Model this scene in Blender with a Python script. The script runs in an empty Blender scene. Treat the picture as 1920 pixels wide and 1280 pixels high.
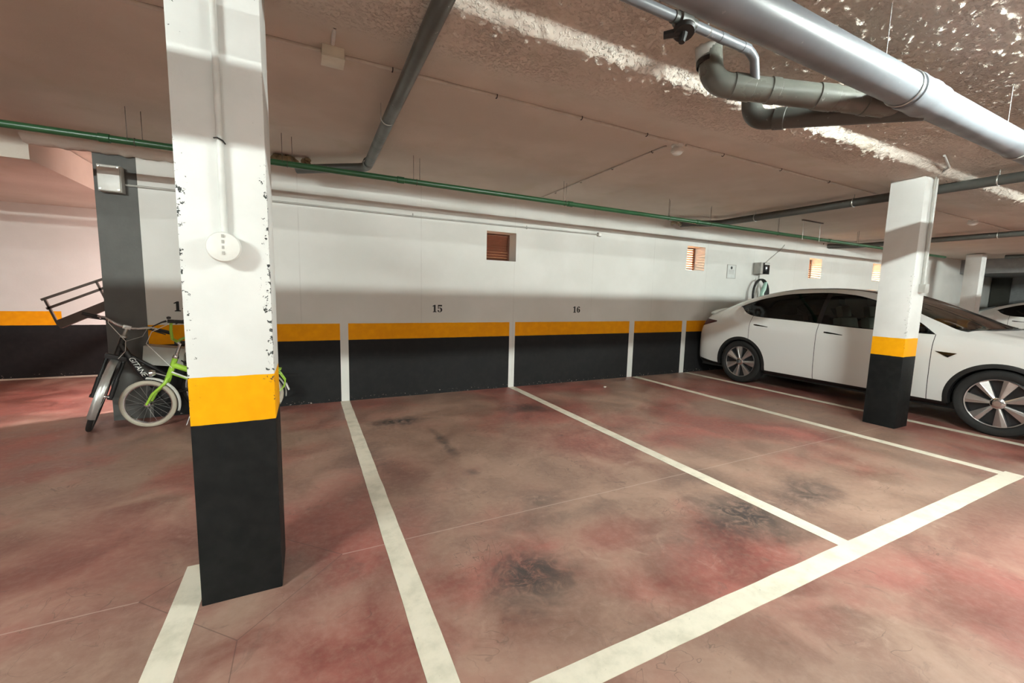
import bpy, bmesh, math, random
from mathutils import Vector, Matrix, noise

random.seed(7)
scene = bpy.context.scene
COL = scene.collection
PI = math.pi

# ------------------------------------------------------------------ camera
CAMH = 1.365
cam_data = bpy.data.cameras.new('camera')
cam = bpy.data.objects.new('camera', cam_data)
COL.objects.link(cam)
Rm = Matrix(((0.89682034, 0.02781749, -0.4415195),
             (-0.44175749, 0.10986715, -0.89038168),
             (0.0237403, 0.99355694, 0.11081968)))
# rows of Rm are the world axes seen from the camera
# camera x axis (right), y axis (up), z axis (back) are the columns
M4 = Matrix(((Rm[0][0], Rm[0][1], Rm[0][2], 0), (Rm[1][0], Rm[1][1], Rm[1][2], 0), (Rm[2][0], Rm[2][1], Rm[2][2], CAMH), (0, 0, 0, 1)))
cam.matrix_world = M4
cam_data.sensor_width = 36
cam_data.lens = 778 / 1920 * 36
cam_data.clip_start = 0.02
scene.camera = cam

# ------------------------------------------------------------------ world, view
world = bpy.data.worlds.new('world')
scene.world = world
world.use_nodes = True
world.node_tree.nodes['Background'].inputs[0].default_value = (0.8, 0.85, 0.9, 1)
world.node_tree.nodes['Background'].inputs[1].default_value = 0.02
vs = scene.view_settings
vs.view_transform = 'Standard'
vs.look = 'None'
vs.exposure = 0.50
vs.gamma = 1
vs.use_curve_mapping = False
scene.cycles.max_bounces = 10
scene.cycles.diffuse_bounces = 6
scene.cycles.sample_clamp_indirect = 6

LAMP_POWER = 900.0         # emission strength of the tubes
LAMP_COL = (0.91, 1.0, 0.945)
CEIL = 2.75
YW = 5.466
LY = .10                   # the lamps hang over the lane just beside the viewer


def area(name, loc, rot, sx, sy, power, col, spread=PI):
    l = bpy.data.lights.new(name, 'AREA')
    l.shape = 'RECTANGLE'; l.size = sx; l.size_y = sy
    l.energy = power; l.color = col; l.spread = spread
    o = bpy.data.objects.new(name, l); COL.objects.link(o)
    o.location = loc; o.rotation_euler = rot
    return o


# light of the passage behind the wall: a luminaire each, aimed down / along the passage
area('passage_light', (.1, 6.55, 2.44), (0, 0, 0), .5, .3, 235, (1.0, .79, .77))
area('passage_light', (5.4, 7.3, 2.25), (0, 0, 0), .8, .5, 300, (1.0, .66, .42))
area('passage_light', (8.9, 7.3, 2.25), (0, 0, 0), 1.0, .5, 2200, (1.0, .80, .50))
area('passage_light', (12.2, 7.3, 2.25), (0, 0, 0), 1.0, .5, 2200, (1.0, .82, .54))


# ------------------------------------------------------------------ node helpers
class NT:
    def __init__(s, name, rough=.6, metal=0., color=(.8, .8, .8), spec=.5):
        s.m = bpy.data.materials.new(name); s.m.use_nodes = True
        s.t = s.m.node_tree; s.b = s.t.nodes['Principled BSDF']
        s.b.inputs['Base Color'].default_value = (*color, 1)
        s.b.inputs['Roughness'].default_value = rough
        s.b.inputs['Metallic'].default_value = metal
        s.b.inputs['Specular IOR Level'].default_value = spec
        s.m.diffuse_color = (*color, 1)

    def node(s, kind, **kw):
        n = s.t.nodes.new(kind)
        for k, v in kw.items():
            setattr(n, k, v)
        return n

    def link(s, a, b):
        s.t.links.new(a.s if isinstance(a, V) else a, b)

    def pos(s):
        if not hasattr(s, '_p'):
            tc = s.node('ShaderNodeTexCoord'); s._tc = tc
            sp = s.node('ShaderNodeSeparateXYZ'); s.link(tc.outputs['Object'], sp.inputs[0])
            s._p = [V(s, sp.outputs[i]) for i in range(3)]
        return s._p

    def vec(s, x, y, z):
        c = s.node('ShaderNodeCombineXYZ')
        for i, q in enumerate((x, y, z)):
            if isinstance(q, V): s.link(q, c.inputs[i])
            else: c.inputs[i].default_value = q
        return c.outputs[0]

    def noise(s, scale, detail=4, rough=.55, vec=None, dist=0., dim='3D'):
        s.pos()
        n = s.node('ShaderNodeTexNoise')
        n.inputs['Scale'].default_value = scale; n.inputs['Detail'].default_value = detail
        n.inputs['Roughness'].default_value = rough; n.inputs['Distortion'].default_value = dist
        s.link(vec if vec is not None else s._tc.outputs['Object'], n.inputs['Vector'])
        return V(s, n.outputs['Fac'])

    def ss(s, v, a, b, lo=0., hi=1.):
        n = s.node('ShaderNodeMapRange', interpolation_type='SMOOTHSTEP')
        s.link(v, n.inputs[0])
        for i, q in enumerate((a, b, lo, hi)): n.inputs[i + 1].default_value = q
        return V(s, n.outputs[0])

    def mix(s, f, a, b):
        n = s.node('ShaderNodeMix', data_type='RGBA')
        if isinstance(f, V): s.link(f, n.inputs[0])
        else: n.inputs[0].default_value = f
        for i, q in ((6, a), (7, b)):
            if isinstance(q, tuple): n.inputs[i].default_value = (*q, 1)
            else: s.link(q, n.inputs[i])
        return n.outputs[2]

    def color(s, sock):
        s.t.links.new(sock, s.b.inputs['Base Color'])

    def rough(s, v):
        s.link(v, s.b.inputs['Roughness'])

    def bump(s, h, strength, dist=.01):
        n = s.node('ShaderNodeBump'); n.inputs['Strength'].default_value = strength
        n.inputs['Distance'].default_value = dist
        s.link(h, n.inputs['Height']); s.link(n.outputs[0], s.b.inputs['Normal'])


class V:
    def __init__(s, g, sock): s.g = g; s.s = sock

    def _m(s, op, o=None, c=None):
        n = s.g.node('ShaderNodeMath', operation=op)
        s.g.link(s, n.inputs[0])
        if o is not None:
            if isinstance(o, V): s.g.link(o, n.inputs[1])
            else: n.inputs[1].default_value = o
        return V(s.g, n.outputs[0])

    def __add__(s, o): return s._m('ADD', o)
    def __sub__(s, o): return s._m('SUBTRACT', o)
    def __mul__(s, o): return s._m('MULTIPLY', o)
    def __truediv__(s, o): return s._m('DIVIDE', o)
    def lt(s, o): return s._m('LESS_THAN', o)
    def gt(s, o): return s._m('GREATER_THAN', o)
    def abs(s): return s._m('ABSOLUTE')
    def max(s, o): return s._m('MAXIMUM', o)
    def min(s, o): return s._m('MINIMUM', o)
    def sqrt(s): return s._m('SQRT')


# ------------------------------------------------------------------ materials
WHITE = (.76, .76, .73)
ORANGE = (.95, .40, .005)
BLACK = (.017, .017, .018)


def plain(name, color, rough=.5, metal=0., spec=.5, bump=0., bscale=60):
    g = NT(name, rough, metal, color, spec)
    n = g.noise(7, 3)
    g.color(g.mix(g.ss(n, .3, .75), tuple(c * .88 for c in color), tuple(min(1, c * 1.06) for c in color)))
    if bump: g.bump(g.noise(bscale, 4), bump, .004)
    return g.m


def emis(name, col, strength):
    m = bpy.data.materials.new(name); m.use_nodes = True
    b = m.node_tree.nodes['Principled BSDF']
    b.inputs['Base Color'].default_value = (.9, .9, .9, 1)
    b.inputs['Emission Color'].default_value = (*col, 1)
    b.inputs['Emission Strength'].default_value = strength
    return m


def mat_wall():
    g = NT('painted_wall', .75, spec=.15)
    x, y, z = g.pos()
    wob = (g.noise(9, 3) - .5) * .006
    zz = z + wob
    n = g.noise(1.3, 5); n2 = g.noise(14, 4)
    white = g.mix(g.ss(n, .35, .7), (.70, .70, .665), WHITE)
    # formwork joints, faint
    seam = None
    for sx in (-.06, 1.36, 2.72, 4.12, 5.42, 6.75, 8.1, 9.5, 10.9, 12.3):
        a = (x + wob - sx).abs().lt(.007)
        seam = a if seam is None else seam.max(a)
    seam = seam * g.ss(g.noise(3.1, 3), .3, .6) * .35
    white = g.mix(seam, white, (.55, .54, .51))
    post = None
    for a, b in ((.358, .452), (2.662, 2.755), (4.945, 5.055), (6.205, 6.315), (8.62, 8.73), (10.95, 11.05), (13.3, 13.4)):
        q = x.gt(a) * x.lt(b)
        post = q if post is None else post.max(q)
    left = x.lt(-1.55) * x.gt(-3.25)
    nopost = (post * -1.) + 1.
    band = zz.lt(.972) * nopost
    nb = (left * -1.) + 1.
    blk = zz.lt(.768) * nopost
    c = g.mix(band * nb, white, g.mix(g.ss(n2, .3, .8), (.86, .34, .004), ORANGE))
    chip = g.ss(g.noise(34, 5, .7), .62, .66) * z.lt(.05)
    bl = g.mix(g.ss(n2, .3, .8), BLACK, (.024, .024, .024))
    c = g.mix(blk, c, g.mix(chip, bl, (.45, .38, .34)))
    g.color(c); g.rough(g.ss(n2, 0, 1, .6, .85))
    g.bump(g.noise(45, 5), .25, .003)
    return g.m


def mat_column(x0, x1, y0, y1, chips=1.):
    g = NT('painted_column', .6, spec=.12)
    x, y, z = g.pos()
    wob = (g.noise(8, 3) - .5) * .008
    n2 = g.noise(16, 4)
    white = g.mix(g.ss(g.noise(2.2, 5), .35, .7), (.71, .72, .70), (.80, .81, .79))
    # chipped paint at the two front arrises
    ed = (x - x0).abs().min((x - x1).abs()).max((y - y0).abs())
    nn = g.noise(42, 6, .68)
    near = g.ss(ed, .0, .060, 1., 0.) * g.ss(x, x0, x1, .86, 1.)
    prof = g.ss(z, .75, 1.0, 0., 1.) * g.ss(z, 1.7, 2.1, 1., .25)
    chip = g.ss(nn + near * prof * .175, .712, .728) * g.ss(near, .05, .3) * chips
    scuff = g.ss(g.noise(90, 3, .8), .735, .75) * prof * near * .9
    ora = g.mix(g.ss(n2, .3, .8), (.92, .40, .004), (.98, .45, .005))
    c = g.mix((z + wob).lt(1.0), white, ora)
    c = g.mix(chip.max(scuff * chips), c, (.055, .06, .058))
    bl = g.mix(g.ss(n2, .3, .8), (.010, .011, .0115), (.017, .0175, .0175))
    wear = g.ss(g.noise(70, 5, .75), .70, .74)
    bl = g.mix(wear * g.ss(z, .0, .5, 1., .25), bl, (.16, .15, .14))
    c = g.mix((z + wob).lt(.80), c, bl)
    g.color(c); g.rough(g.ss(n2, 0, 1, .45, .65))
    g.bump(g.noise(40, 5), .3, .003)
    return g.m


def mat_floor():
    g = NT('polished_red_concrete', .5)
    x, y, z = g.pos()
    big = g.noise(.55, 5, .55, dist=.4); mid = g.noise(2.6, 6, .6, dist=.6); fine = g.noise(26, 6, .65)
    red = g.mix(g.ss(mid, .3, .72), (.19, .056, .046), (.355, .120, .098))
    brown = g.mix(g.ss(mid, .3, .72), (.225, .132, .100), (.37, .235, .18))

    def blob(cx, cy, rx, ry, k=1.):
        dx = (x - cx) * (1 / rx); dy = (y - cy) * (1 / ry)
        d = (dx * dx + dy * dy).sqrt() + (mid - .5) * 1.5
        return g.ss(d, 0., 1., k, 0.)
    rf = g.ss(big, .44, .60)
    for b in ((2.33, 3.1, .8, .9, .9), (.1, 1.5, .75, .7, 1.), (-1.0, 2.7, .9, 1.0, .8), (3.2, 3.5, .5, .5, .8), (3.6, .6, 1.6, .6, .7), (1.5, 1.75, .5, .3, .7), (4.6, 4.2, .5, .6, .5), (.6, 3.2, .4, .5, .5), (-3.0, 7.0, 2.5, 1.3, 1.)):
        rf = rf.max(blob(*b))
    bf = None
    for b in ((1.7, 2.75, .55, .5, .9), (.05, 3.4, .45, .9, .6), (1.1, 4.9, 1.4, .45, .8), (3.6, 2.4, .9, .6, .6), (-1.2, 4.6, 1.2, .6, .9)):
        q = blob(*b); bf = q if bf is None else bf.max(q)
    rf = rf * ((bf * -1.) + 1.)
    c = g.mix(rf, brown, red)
    c = g.mix(g.ss(fine, .35, .8, 0., .25), c, (.46, .33, .27))
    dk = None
    for b in ((.83, 4.38, .40, .24, 1.), (.95, 1.68, .36, .3, 1.), (2.39, 4.33, .42, .28, .85), (2.5, 1.62, .5, .4, .95), (3.2, 1.6, .5, .28, .75), (1.12, 2.88, .10, .12, .6), (.42, 3.5, .3, .6, .45), (1.35, 2.3, .3, .18, .55), (1.10, 3.6, .07, .6, .8), (1.45, 2.05, .9, .12, .3), (1.9, 1.5, .5, .3, .35), (2.63, 2.1, .4, .2, .35)):  # stains, plus shadow painted as one soft patch beside the long bay line
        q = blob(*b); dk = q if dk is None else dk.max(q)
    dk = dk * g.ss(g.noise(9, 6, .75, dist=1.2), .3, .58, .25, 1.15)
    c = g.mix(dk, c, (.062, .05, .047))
    md = g.ss(g.noise(5.5, 7, .72, dist=1.6), .56, .70) * .42
    c = g.mix(md, c, (.13, .085, .07))
    lt = g.ss(g.noise(4.2, 7, .7, dist=1.2), .58, .74) * .35
    c = g.mix(lt, c, (.52, .36, .29))
    # scuffs: thin curved marks
    wv = g.node('ShaderNodeTexNoise'); wv.inputs['Scale'].default_value = 2.4; wv.inputs['Detail'].default_value = 3; wv.inputs['Distortion'].default_value = 2.2
    g.link(g._tc.outputs['Object'], wv.inputs['Vector'])
    w = (V(g, wv.outputs['Fac']) - .5).abs()
    sc = g.ss(w, .0, .007, 1., 0.) * g.ss(g.noise(1.7, 4), .48, .62) * .6
    c = g.mix(sc, c, (.10, .065, .055))
    sp = g.ss(g.noise(60, 3, .8), .735, .76) * .5
    c = g.mix(sp, c, (.55, .42, .36))
    # saw cuts
    lj = (y - 2.2 + (mid - .5) * .01).abs().lt(.0035) * x.gt(.13).max(x.lt(-.69)) * .55
    c = g.mix(lj, c, (.55, .42, .36))
    dia = (((x + .28).abs() + (y - 2.2).abs()) - .41).abs().lt(.003)
    dia2 = ((x + .28).abs().lt(.002)) * y.lt(1.79)
    c = g.mix(dia.max(dia2) * .6, c, (.10, .055, .05))
    g.color(c)
    g.rough(g.ss(mid, .2, .8, .34, .56))
    g.bump(fine * .4 + mid, .12, .006)
    return g.m


def mat_ceiling():
    g = NT('rough_white_stucco', .9)
    n = g.noise(1.1, 5)
    c = g.mix(g.ss(n, .35, .7), (.59, .53, .465), (.68, .62, .55))
    yel = g.ss(g.noise(2.4, 5), .55, .7) * .25
    c = g.mix(yel, c, (.52, .47, .34))
    g.color(c)
    x, y, z = g.pos()
    rough = g.ss(y, 2.25, 2.55, 1., .07)
    h = (g.ss(g.noise(52, 4, .55), .50, .70) + g.ss(g.noise(24, 4, .6), .5, .7) * .7) * rough * g.ss(g.noise(3.2, 3), .38, .60, .35, 1.)
    g.bump(h, .9, .011)
    return g.m


def mat_lineWhite():
    g = NT('road_marking_paint', .55)
    n = g.noise(7, 6, .65); f = g.noise(35, 5, .7)
    c = g.mix(g.ss(n, .4, .72), (.76, .70, .58), (.60, .56, .45))
    c = g.mix(g.ss(f, .66, .72) * .6, c, (.33, .27, .22))
    c = g.mix(g.ss(g.noise(2, 3), .5, .75) * .3, c, (.42, .37, .31))
    g.color(c); g.bump(f, .2, .003)
    return g.m


def mat_pvc(name, col, rough=.32):
    g = NT(name, rough, 0, col)
    n = g.noise(5, 5)
    c = g.mix(g.ss(n, .35, .75), col, tuple(q * .78 for q in col))
    c = g.mix(g.ss(g.noise(28, 4, .7), .66, .72) * .35, c, (.60, .60, .58))
    g.color(c); g.rough(g.ss(n, .2, .8, rough - .05, rough + .18))
    return g.m


def mat_glass(name, tint, gloss=.06):
    m = bpy.data.materials.new(name); m.use_nodes = True
    t = m.node_tree; t.nodes.clear()
    o = t.nodes.new('ShaderNodeOutputMaterial'); mx = t.nodes.new('ShaderNodeMixShader')
    tr = t.nodes.new('ShaderNodeBsdfTransparent'); tr.inputs[0].default_value = (*tint, 1)
    gl = t.nodes.new('ShaderNodeBsdfGlossy'); gl.inputs['Roughness'].default_value = .02
    fr = t.nodes.new('ShaderNodeFresnel'); fr.inputs[0].default_value = 1.45
    t.links.new(fr.outputs[0], mx.inputs[0]); t.links.new(tr.outputs[0], mx.inputs[1]); t.links.new(gl.outputs[0], mx.inputs[2])
    t.links.new(mx.outputs[0], o.inputs[0])
    return m


M = {}
M['wall'] = mat_wall()
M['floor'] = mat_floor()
M['ceil'] = mat_ceiling()
M['line'] = mat_lineWhite()
M['pvc'] = mat_pvc('grey_pvc', (.17, .185, .205))
M['pvc_dark'] = mat_pvc('dark_grey_pvc', (.085, .088, .08))
M['pvc_olive'] = mat_pvc('olive_grey_pvc', (.135, .138, .12), .25)
M['green'] = plain('green_painted_steel', (.02, .085, .032), .35)
M['conduit'] = plain('grey_conduit', (.42, .41, .38), .5)
M['conduit_l'] = plain('beige_conduit', (.62, .58, .52), .5)
M['conduit_w'] = plain('white_conduit', (.72, .73, .70), .45)
M['plastic_w'] = plain('white_plastic', (.78, .78, .74), .4)
M['plastic_y'] = plain('ivory_plastic', (.74, .72, .60), .4)
M['plastic_k'] = plain('black_plastic', (.018, .018, .018), .5)
M['rubber'] = plain('rubber', (.022, .022, .022), .75, spec=.3)
M['steel'] = plain('galvanised_steel', (.55, .55, .53), .35, .8)
M['chrome'] = plain('bright_metal', (.75, .75, .76), .18, 1.)
M['graypaint'] = plain('grey_painted_pillar', (.105, .105, .098), .6, bump=.2)
M['graywall'] = plain('grey_plaster', (.30, .31, .31), .8, bump=.2)
M['darkpanel'] = plain('dark_panel', (.05, .05, .04), .6)
M['louvre'] = plain('brown_louvre', (.16, .06, .035), .5)
M['carpaint'] = NT('white_car_paint', .22, 0, (.80, .80, .78)).m
M['carpaint'].node_tree.nodes['Principled BSDF'].inputs['Coat Weight'].default_value = .6
M['carpaint'].node_tree.nodes['Principled BSDF'].inputs['Coat Roughness'].default_value = .04
M['trim'] = plain('black_trim', (.012, .012, .012), .55)
M['gloss_k'] = plain('gloss_black', (.008, .008, .009), .12)
M['glass'] = mat_glass('tinted_window', (.34, .37, .34))
M['glass_d'] = mat_glass('privacy_window', (.05, .055, .055))
M['glass_ws'] = mat_glass('windscreen', (.45, .48, .44))
M['seat'] = plain('cream_leather', (.42, .41, .36), .5)
M['interior'] = plain('black_interior', (.015, .015, .016), .7)
M['taillight'] = plain('dark_red_lens', (.07, .004, .004), .15)
M['rimsilver'] = plain('machined_alloy', (.62, .60, .59), .28, .85)
M['rimdark'] = plain('dark_alloy', (.03, .03, .032), .35, .4)
M['bikeblack'] = plain('black_bike_paint', (.014, .014, .015), .3)
M['bikegreen'] = plain('lime_bike_paint', (.36, .62, .06), .3)
M['tyre_c'] = plain('cream_tyre', (.50, .45, .36), .7)
M['cratem'] = plain('grey_plastic_box', (.46, .46, .42), .6)
M['red'] = plain('dark_red', (.18, .01, .01), .4)
M['rail'] = plain('brown_grey_steel', (.085, .065, .052), .6)
M['paper'] = plain('paper', (.66, .68, .66), .6)
M['ink'] = plain('black_ink', (.02, .02, .02), .7)
M['teal'] = plain('pale_green_plastic', (.45, .68, .58), .35)
M['stone'] = plain('pale_crumb', (.72, .68, .60), .8)
M['tube'] = emis('lit_tube', LAMP_COL, LAMP_POWER)
M['tube_fill'] = emis('lit_tube_fill', LAMP_COL, LAMP_POWER * .40)  # dimmer tubes for the added fill row


# ------------------------------------------------------------------ mesh helpers
def rootloc(p):
    v = Vector((0, 0, 0))
    while p is not None:
        v = v + Vector(p.location); p = p.parent
    return v


class MB:
    def __init__(s): s.v = []; s.f = []

    def add(s, vs, fs):
        o = len(s.v); s.v += [tuple(v) for v in vs]; s.f += [tuple(i + o for i in f) for f in fs]
        return s

    def box(s, x0, x1, y0, y1, z0, z1):
        vs = [(x, y, z) for z in (z0, z1) for y in (y0, y1) for x in (x0, x1)]
        return s.add(vs, [(0, 2, 3, 1), (4, 5, 7, 6), (0, 1, 5, 4), (2, 6, 7, 3), (0, 4, 6, 2), (1, 3, 7, 5)])

    def obox(s, c, ax, ay, az, hx, hy, hz):
        c = Vector(c); ax = Vector(ax).normalized() * hx; ay = Vector(ay).normalized() * hy; az = Vector(az).normalized() * hz
        vs = [c + ax * i + ay * j + az * k for k in (-1, 1) for j in (-1, 1) for i in (-1, 1)]
        return s.add(vs, [(0, 2, 3, 1), (4, 5, 7, 6), (0, 1, 5, 4), (2, 6, 7, 3), (0, 4, 6, 2), (1, 3, 7, 5)])

    def tube(s, pts, r, n=12, cap=True):
        pts = [Vector(p) for p in pts]
        rs = r if isinstance(r, (list, tuple)) else [r] * len(pts)
        up = None; rings = []
        for i, p in enumerate(pts):
            if i == 0: d = pts[1] - p
            elif i == len(pts) - 1: d = p - pts[i - 1]
            else: d = (pts[i + 1] - p).normalized() + (p - pts[i - 1]).normalized()
            if d.length < 1e-9: d = Vector((0, 0, 1))
            d.normalize()
            if up is None:
                up = Vector((0, 0, 1)) if abs(d.z) < .9 else Vector((1, 0, 0))
            a = up - d * up.dot(d); a.normalize(); up = a
            b = d.cross(a)
            rings.append([p + (a * math.cos(2 * PI * k / n) + b * math.sin(2 * PI * k / n)) * rs[i] for k in range(n)])
        vs = [q for rg in rings for q in rg]; fs = []
        for i in range(len(pts) - 1):
            for k in range(n):
                k2 = (k + 1) % n
                fs.append((i * n + k, i * n + k2, (i + 1) * n + k2, (i + 1) * n + k))
        if cap:
            fs.append(tuple(reversed(range(n)))); fs.append(tuple(range((len(pts) - 1) * n, len(pts) * n)))
        return s.add(vs, fs)

    def lathe(s, c, axis, prof, n=32, ref=None, cap=False):
        # prof: list of (radius, offset along axis)
        c = Vector(c); ax = Vector(axis).normalized()
        a = Vector(ref) if ref is not None else (Vector((0, 0, 1)) if abs(ax.z) < .9 else Vector((1, 0, 0)))
        a = (a - ax * a.dot(ax)).normalized(); b = ax.cross(a)
        vs = []; fs = []
        for r, h in prof:
            for k in range(n):
                t = 2 * PI * k / n
                vs.append(c + ax * h + (a * math.cos(t) + b * math.sin(t)) * r)
        for i in range(len(prof) - 1):
            for k in range(n):
                k2 = (k + 1) % n
                fs.append((i * n + k, i * n + k2, (i + 1) * n + k2, (i + 1) * n + k))
        if cap:
            fs.append(tuple(reversed(range(n)))); fs.append(tuple(range((len(prof) - 1) * n, len(prof) * n)))
        return s.add(vs, fs)

    def torus(s, c, axis, R, r, n=40, m=10):
        return s.lathe(c, axis, [(R + r * math.cos(2 * PI * j / m), r * math.sin(2 * PI * j / m)) for j in range(m + 1)], n)

    def grid(s, rows, closed=False):
        nr = len(rows); nc = len(rows[0])
        vs = [p for r in rows for p in r]; fs = []
        for i in range(nr - 1):
            for j in range(nc - 1):
                q = (i * nc + j, i * nc + j + 1, (i + 1) * nc + j + 1, (i + 1) * nc + j)
                fs.append(q)
        return s.add(vs, fs)

    def build(s, name, mat, parent=None, smooth=True, angle=35, bevel=0.):
        me = bpy.data.meshes.new(name)
        off = rootloc(parent)
        me.from_pydata([tuple(Vector(v) - off) for v in s.v], [], s.f)
        me.materials.append(mat)
        bm = bmesh.new(); bm.from_mesh(me)
        bmesh.ops.remove_doubles(bm, verts=bm.verts, dist=1e-5)
        bmesh.ops.dissolve_degenerate(bm, edges=bm.edges, dist=1e-6)
        bmesh.ops.recalc_face_normals(bm, faces=bm.faces)
        if bevel > 0:
            es = [e for e in bm.edges if len(e.link_faces) == 2 and e.calc_face_angle(0) > .6]
            bmesh.ops.bevel(bm, geom=es, offset=bevel, segments=2, affect='EDGES', profile=.6)
        bm.to_mesh(me); bm.free()
        if smooth:
            for p in me.polygons: p.use_smooth = True
            me.set_sharp_from_angle(angle=math.radians(angle))
        o = bpy.data.objects.new(name, me); COL.objects.link(o)
        if parent is not None: o.parent = parent
        return o


def tag(o, label, cat, group=None, kind=None):
    if label: o['label'] = label
    if cat: o['category'] = cat
    if group: o['group'] = group
    if kind: o['kind'] = kind
    return o


def thing(name, loc, label, cat, group=None):
    o = bpy.data.objects.new(name, None); COL.objects.link(o)
    o.location = loc; o.empty_display_size = .1
    return tag(o, label, cat, group)


def structure(o): o['kind'] = 'structure'; return o


def copy_tree(o, parent=None):
    c = o.copy(); COL.objects.link(c)
    if parent is not None: c.parent = parent
    for ch in list(o.children): copy_tree(ch, c)
    return c


def bend(p0, p1, p2, r, n=8):
    """fillet at p1 between p0 and p2"""
    p0, p1, p2 = map(Vector, (p0, p1, p2))
    a = (p0 - p1).normalized(); b = (p2 - p1).normalized()
    s0 = p1 + a * r; s2 = p1 + b * r
    out = []
    for i in range(n + 1):
        t = i / n
        out.append(s0 * (1 - t) ** 2 + p1 * 2 * t * (1 - t) + s2 * t * t)
    return out


def text_mesh(body, size, extrude, origin, xdir, ydir, shear=0.):
    cu = bpy.data.curves.new('t', 'FONT'); cu.body = body; cu.size = size; cu.extrude = extrude; cu.align_x = 'CENTER'; cu.shear = shear
    ob = bpy.data.objects.new('t', cu); COL.objects.link(ob)
    dg = bpy.context.evaluated_depsgraph_get()
    me = bpy.data.meshes.new_from_object(ob.evaluated_get(dg))
    xd = Vector(xdir).normalized(); yd = Vector(ydir); yd = (yd - xd * yd.dot(xd)).normalized(); zd = xd.cross(yd)
    b = MB(); o = Vector(origin)
    b.add([o + xd * v.co.x + yd * v.co.y + zd * v.co.z for v in me.vertices], [tuple(p.vertices) for p in me.polygons])
    bpy.data.objects.remove(ob); bpy.data.meshes.remove(me)
    return b


# ================================================================== SETTING
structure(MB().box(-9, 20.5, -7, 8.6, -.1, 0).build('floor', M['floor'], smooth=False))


# ceiling: white stucco with a low rough rib along the column row
def ceil_z(x, y, dense):
    d = 0.
    if 1.90 < y < 2.62:
        if y < 2.03: d = max(0., (y - 1.93) / .10)
        elif y < 2.36: d = 1.
        else: d = (2.62 - y) / .26
        d = d * d * (3 - 2 * d) if d < 1 and y < 2.03 else d
    z = CEIL - .058 * d
    if dense:
        v = Vector((x, y, 0))
        vx = Vector((x * .8, y, 0))
        a = noise.noise(vx * 23.0) * .6 + noise.noise(vx * 43.0) * .6
        patch = max(0., min(1., .55 + 1.6 * noise.noise(v * 1.7 + Vector((4, 2, 0)))))
        a = max(0., a + .09) * (.45 + .55 * patch) * (.034 if y > 2.0 else .026) + noise.noise(v * 5.0) * .0012
        w = max(0., min(1., (2.42 - y) / .35))
        fade = max(0., min(1., (x - .0) / .8)) * max(0., min(1., (9.2 - x) / .8)) * max(0., min(1., (y - .55) / .2)) * w
        z -= a * fade
    else:
        z -= noise.noise(Vector((x * 1.3, y * 1.3, 3))) * .004
    return z


def frange(a, b, st):
    n = max(1, int(round((b - a) / st)))
    return [a + (b - a) * i / n for i in range(n)]


xs = frange(-9, 0, .5) + frange(0, 5.0, .012) + frange(5.0, 9.3, .022) + frange(9.3, 20.5, .5) + [20.5]
ys = frange(-7, .5, .8) + frange(.5, 2.45, .0105) + frange(2.45, 2.9, .03) + frange(2.9, 5.5, .25) + [5.5]
mb = MB()
mb.grid([[(x, y, ceil_z(x, y, 0 <= x <= 9.3 and .5 <= y <= 2.9)) for x in xs] for y in ys])
cl = mb.build('ceiling', M['ceil'], angle=80)
structure(cl)
structure(MB().box(-9, 20.5, -7, 8.6, 2.80, 2.95).build('ceiling_slab', M['ceil'], smooth=False))
# passage ceiling: high next to the pillar, lower soffit further left
structure(MB().box(-9, -2.23, 5.5, 8.6, 2.49, 2.79).build('ceiling_soffit', M['ceil'], smooth=False))

# wall with the vent openings
VENTS = [(2.28, 2.74, 1.85, 2.25), (6.21, 6.68, 1.90, 2.33), (10.02, 10.50, 1.90, 2.34), (12.75, 13.22, 1.93, 2.37)]
WT = .27
mb = MB(); cx = -1.47
for a, b, c, d in VENTS:
    mb.box(cx, a, YW, YW + WT, 0, 2.8); mb.box(a, b, YW, YW + WT, 0, c); mb.box(a, b, YW, YW + WT, d, 2.8); cx = b
mb.box(cx, 20.5, YW, YW + WT, 0, 2.8)
structure(mb.build('wall_back', M['wall'], smooth=False))
structure(MB().box(-9, 20.5, 8.44, 8.6, 0, 2.8).build('wall_passage', M['wall'], smooth=False))
structure(MB().box(1.6, 1.75, YW + .27, 8.44, 0, 2.8).build('wall_light_block', M['graywall'], smooth=False))  # unseen wall, added to keep vent lamp light out of the left passage
structure(MB().box(-9.15, -9, -7, 8.6, 0, 2.8).build('wall_left', M['graywall'], smooth=False))
structure(MB().box(20.5, 20.65, -7, 8.6, 0, 2.8).build('wall_right', M['graywall'], smooth=False))
structure(MB().box(-9, 20.5, -7.15, -7, 0, 2.8).build('wall_front', M['wall'], smooth=False))
# grey pillar at the end of the wall
structure(MB().box(-1.79, -1.471, YW - .004, YW + .42, 0, 2.8).build('wall_pillar', M['graypaint'], smooth=False))
# rough plaster lip above the pillar
mb = MB(); rows = []
for i in range(41):
    x = -2.22 + i * .027
    w = .9 if x < -1.2 else .5
    n1 = noise.noise(Vector((x * 14, 0, 2))) * .018
    rows.append([(x, YW + .03, 2.75), (x, YW - .10, 2.745), (x, YW - .13, 2.67 + n1), (x, YW - .07, 2.615 + n1 * 1.5), (x, YW + .03, 2.62 + n1)])
mb.grid(rows); structure(mb.build('trim_1', M['ceil'], angle=80))
# beam + dark doorway at the far right end
structure(MB().box(17.9, 20.5, 2.0, 5.466, 2.33, 2.8).build('trim_2', M['graywall'], smooth=False))
structure(MB().box(20.42, 20.5, 5.02, 5.44, 0, 2.3).build('door_1', M['darkpanel'], smooth=False))

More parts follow.
